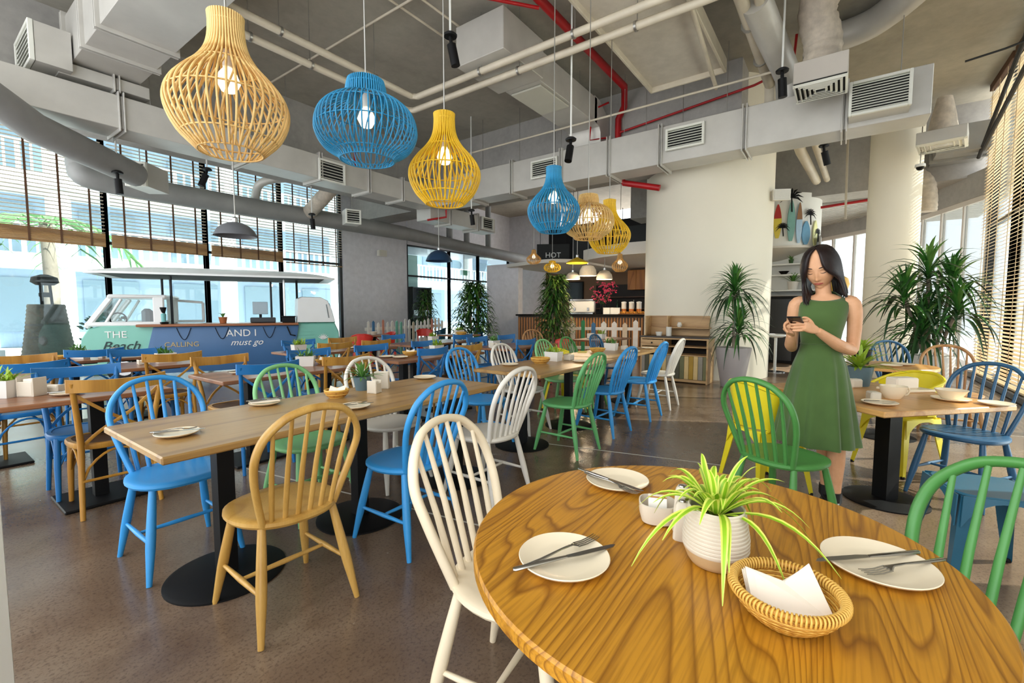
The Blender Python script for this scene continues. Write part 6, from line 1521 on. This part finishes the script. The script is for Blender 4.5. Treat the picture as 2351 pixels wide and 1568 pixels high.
# image-right hand: palm runs to -X in front of the phone's lower edge, knuckles stacked in height
palm((-.016, -.208, 1.180), (-.078, -.262, 1.206), .034, .0135, (-.5, -.75, .35))
for k, (z0, L) in enumerate([(1.238, .064), (1.2185, .071), (1.199, .067), (1.181, .054)]):
    a = Vector((-.082 - .002 * k, -.268 + .004 * k, z0)); d1 = Vector((-.94, -.26, -.10)).normalized(); d2 = Vector((-.98, .05, -.05)).normalized(); d3 = Vector((-.82, .55, .05)).normalized()
    p = [a - d1 * .02, a, a + d1 * L * .46, a + d1 * L * .46 + d2 * L * .32, a + d1 * L * .46 + d2 * L * .32 + d3 * L * .24]
    body.tube(cat_rom(p, 3), [.0088, .0086, .0085, .0084, .0083, .0082, .008, .0078, .0076, .0074, .0071, .0066, .005], 10)
p = pts_([(-.036, -.222, 1.202), (-.050, -.222, 1.232), (-.072, -.228, 1.252), (-.094, -.236, 1.255)]); body.tube(cat_rom(p, 4), [.013, .0125, .012, .0115, .011, .0105, .0102, .010, .0098, .0095, .009, .0082, .0055], 10)
# image-left hand: palm under the phone, four fingers curling up round its far edge, thumb on top
palm((-.150, -.168, 1.152), (-.163, -.232, 1.178), .036, .0125, (0.35, -.25, .9))
for k, (y0, L) in enumerate([(-.258, .056), (-.237, .066), (-.216, .068), (-.196, .058)]):
    a = Vector((-.176, y0, 1.184 - .003 * k)); d1 = Vector((-.22, -.05, .97)).normalized(); d2 = Vector((.55, .02, .80)).normalized(); d3 = Vector((.97, .05, .12)).normalized()
    p = [a - d1 * .02 + Vector((.012, 0, 0)), a, a + d1 * L * .46, a + d1 * L * .46 + d2 * L * .32, a + d1 * L * .46 + d2 * L * .32 + d3 * L * .24]
    body.tube(cat_rom(p, 3), [.0085, .0084, .0083, .0082, .0081, .008, .0078, .0076, .0074, .0072, .007, .0065, .005], 10)
p = pts_([(-.150, -.180, 1.172), (-.140, -.182, 1.205), (-.124, -.200, 1.238), (-.112, -.226, 1.250)]); body.tube(cat_rom(p, 4), [.012, .0118, .0115, .011, .0105, .010, .0098, .0096, .0092, .009, .0085, .0075, .0055], 10)
# fuse everything into one continuous skin
_o = obj('body', body, SKIN, None); _r = _o.modifiers.new('r', 'REMESH'); _r.mode = 'VOXEL'; _r.voxel_size = .0034; _r.use_smooth_shade = True
_s2 = _o.modifiers.new('s', 'SMOOTH'); _s2.factor = .5; _s2.iterations = 3
_me = bpy.data.meshes.new_from_object(_o.evaluated_get(bpy.context.evaluated_depsgraph_get()))
_me.polygons.foreach_set('use_smooth', [True] * len(_me.polygons)); _me.materials.clear(); _me.materials.append(SKIN)
bpy.data.objects.remove(_o); link('body', _me, WOM)
# face details
BROW = m_plain('brow_hair', rgb(38, 26, 22), .7); LASH = m_plain('lash_line', rgb(24, 16, 16), .6); LIPS = m_plain('lips', rgb(176, 76, 66), .4)
for s_ in (-1, 1):
    mb = MB(); P = [on_face(s_ * (.015 + .034 * q), .0235 + .0045 * math.sin(q * 2.4) - .003 * q, .0006) for q in [i / 8 for i in range(9)]]
    mb.tube(P, [.0012, .0026, .003, .003, .003, .0027, .0022, .0016, .0008], 6, flat=1.0); obj('eyebrow', mb, BROW, WOM)
    mb = MB(); P = [on_face(s_ * (.0175 + .028 * q), -.003 - .0045 * math.sin(q * math.pi), .0008) for q in [i / 8 for i in range(9)]]
    mb.tube(P, [.0006, .0012, .0015, .0017, .0018, .0019, .0019, .0016, .001], 6); obj('lash_line', mb, LASH, WOM)
    mb = MB(); P = [on_face(s_ * (.019 + .024 * q), .0075 + .003 * math.sin(q * math.pi), .0002) for q in [i / 6 for i in range(7)]]
    mb.tube(P, .0008, 5); obj('eyelid_fold', mb, m_plain('lid_fold', rgb(150, 98, 72), .6), WOM)
    mb = MB(); P = on_face(s_ * .0075, -.0455, -.0012); mb.lathe([(.0001, 0), (.0028, .0004), (.0001, .001)], 8); obj('nostril', mb, m_plain('nostril_dark', rgb(92, 50, 38), .8), WOM, loc=P)
def lip(zc, hgt, up, name):
    mb = MB(); rr = []
    for i in range(13):
        q = i / 12 * 2 - 1; x = q * .0225; h = hgt * (1 - q * q) ** .7 + .0004; bow = (.0012 * math.exp(-(q / .2) ** 2) if up else 0)
        z1 = zc; z2 = zc + (h - bow) * (1 if up else -1)
        rr.append([on_face(x, z1 + (z2 - z1) * w, .0006 + .0022 * math.sin(w * math.pi) * (1 - q * q)) for w in (0, .25, .5, .75, 1)])
    mb.loft([[p for p in r_] for r_ in rr], closed=False, cap0=False, cap1=False); obj(name, mb, LIPS, WOM, angle=80)
lip(-.0655, .0058, True, 'upper_lip'); lip(-.0655, .0075, False, 'lower_lip')
# hair: cap with a centre part and long locks over both shoulders
m_ = NT('black_hair'); v_ = m_.co((30, 30, 1.5)); m_.bsdf(m_.ramp(m_.noise(v_, 8, 3), [(.3, rgb(14, 10, 11)), (.7, rgb(44, 28, 28))]), .42, spec=.35); HAIR = m_.m
hm = MB(); hr = []
for i in range(15):
    e = R(86) - R(100) * i / 14
    row = []
    for k in range(49):
        lim = R(62) if e > R(40) else R(62) + (R(40) - e) * .42
        if e > R(52): lim = R(20) + (R(90) - e) * .9
        a = lim + (2 * math.pi - 2 * lim) * k / 48; row.append(HM @ (head_pt(a, e, 1.075, False) + Vector((0, .004, .004))))
    hr.append(row)
hm.loft(hr, closed=False, cap0=False, cap1=False)
rnd = random.Random(9)
for s_ in (-1, 1):
    for layer in range(2):
        for k in range(34):
            q = k / 33; a = s_ * (R(36) + R(140) * q); kk = 1.07 + .05 * layer
            p0 = HM @ (head_pt(s_ * R(8 + 160 * q), R(80), 1.07, False)); p1 = HM @ head_pt(a * .86, R(46), kk + .02, False); p2 = HM @ head_pt(a, R(8), kk + .06, False)
            if s_ < 0:
                fx = -.085 + .10 * q; fy = -.085 + .19 * q
                end = Vector((-.060 - .030 * (1 - q) + .07 * q + rnd.uniform(-.008, .008), -.105 + .21 * q, 1.335 + .03 * q + rnd.uniform(-.012, .012)))
                p3 = Vector((-.102 + .03 * q, -.055 + .15 * q, 1.455))
            else:
                end = Vector((.078 + .055 * math.sin(math.pi * (.25 + .6 * q)) - .03 * q + rnd.uniform(-.008, .008), -.078 + .18 * q, 1.388 + .004 * q + rnd.uniform(-.016, .016)))
                p3 = Vector((.082 + .034 * math.sin(math.pi * q) - .03 * q, -.072 + .18 * q, 1.49))
            C = cat_rom([p0, p1, p2, p3, end], 4); n_ = len(C)
            hm.tube(C, [.0045 + .0085 * math.sin(math.pi * min(1, i / (n_ - 1) * .92 + .08)) if i < n_ - 1 else .0012 for i in range(n_)], 6, flat=.8)
obj('hair', hm, HAIR, WOM, angle=80)
# dress
m_ = NT('green_dress'); m_.bsdf(m_.ramp(m_.noise(m_.co(), 3, 3), [(.3, rgb(66, 92, 46)), (.7, rgb(82, 110, 56))]), .8, bump=m_.noise(m_.co(), 260, 2), bstr=.12, spec=.25, Sheen_Weight=.3); DRESS = m_.m
def dring(cx, cy, z, a, b, f, n=72, dz=0.0):
    out = []
    for k in range(n):
        t_ = 2 * math.pi * k / n; s_ = 1 + f * (math.sin(11 * t_ + .6) * .75 + math.sin(6 * t_ + 2) * .45 + math.sin(17 * t_) * .3)
        out.append((cx + a * math.cos(t_) * s_, cy + b * math.sin(t_) * s_, z + dz * (-math.sin(t_))))
    return out
D = [(.010, .014, 1.388, .072, .054, 0, -.034), (.010, .014, 1.387, .084, .062, 0, -.030), (.010, .012, 1.372, .112, .074, 0, -.016), (.010, .010, 1.345, .133, .082, 0, 0), (.008, .002, 1.29, .130, .098, 0, 0), (.004, -.006, 1.235, .126, .108, 0, 0), (.002, -.002, 1.17, .114, .094, 0, 0),
     (.0, 0, 1.10, .104, .080, 0, 0), (.0, 0, 1.075, .105, .082, .004, 0), (0, 0, 1.04, .113, .092, .012, 0), (0, 0, .95, .140, .116, .040, 0), (-.002, 0, .82, .164, .138, .066, 0), (-.004, 0, .66, .190, .160, .090, 0), (-.005, 0, .52, .210, .178, .105, 0), (-.006, 0, .455, .219, .186, .112, 0)]
mb = MB(); mb.loft([dring(*d[:6], dz=d[6]) for d in D] + [dring(-.006, 0, .456, .214, .181, .112), dring(-.004, 0, .66, .184, .154, .090)], cap0=False, cap1=False); obj('dress', mb, DRESS, WOM, angle=80)
mb = MB(); mb.tube([p for p in dring(.010, .014, 1.389, .0725, .0545, 0, 48, -.034)], .003, 6, closed=True); obj('neckline_binding', mb, DRESS, WOM)
mb = MB(); mb.tube([p for p in dring(0, 0, 1.088, .1045, .081, .002, 64)], .0035, 6, closed=True); obj('waist_seam', mb, DRESS, WOM)
# ankle shoes
SHOE = m_plain('black_shoe', rgb(18, 18, 20), .5)
for x, y, n_ in ((.114, .012, -.15), (.072, .14, .3)):
    M = Matrix.Translation((x, y, 0)) @ Matrix.Rotation(n_, 4, 'Z'); mb = MB(M)
    mb.loft([[(.038 * a * math.cos(t_), -.055 + b * math.sin(t_), z) for t_ in [2 * math.pi * k / 24 for k in range(24)]] for a, b, z in ((.95, .118, .0), (1.05, .125, .012), (1.05, .124, .03), (.95, .112, .05), (.80, .085, .065))] + [[(.040 * math.cos(t_), .004 + .044 * math.sin(t_), z) for t_ in [2 * math.pi * k / 24 for k in range(24)]] for z in (.09, .15)]); sh_ = obj('shoe', mb, SHOE, WOM)
    mb = MB(M); mb.loft([[(.041 * math.cos(t_), -.055 + .128 * math.sin(t_), z) for t_ in [2 * math.pi * k / 24 for k in range(24)]] for z in (0, .02)]); obj('sole', mb, m_plain('white_sole', rgb(230, 228, 222), .6), sh_)
# the phone she holds
t = thing('smartphone', 'black smartphone held in the hands of the woman in green', 'phone', (0, 0, 0)); t.matrix_world = WOM.matrix_basis @ PH
mb = MB(); mb.box((0, 0, 0), (.074, .150, .008), .003); obj('case', mb, m_plain('phone_black', rgb(16, 14, 18), .3), t)
mb = MB(); mb.box((0, .0, .0042), (.068, .142, .0008)); obj('screen', mb, m_plain('phone_screen', rgb(40, 42, 52), .1), t)
mb = MB(); mb.box((-.02, -.055, -.0045), (.022, .024, .002), .0008); obj('lens_plate', mb, m_plain('lens_plate', rgb(34, 30, 36), .2), t)
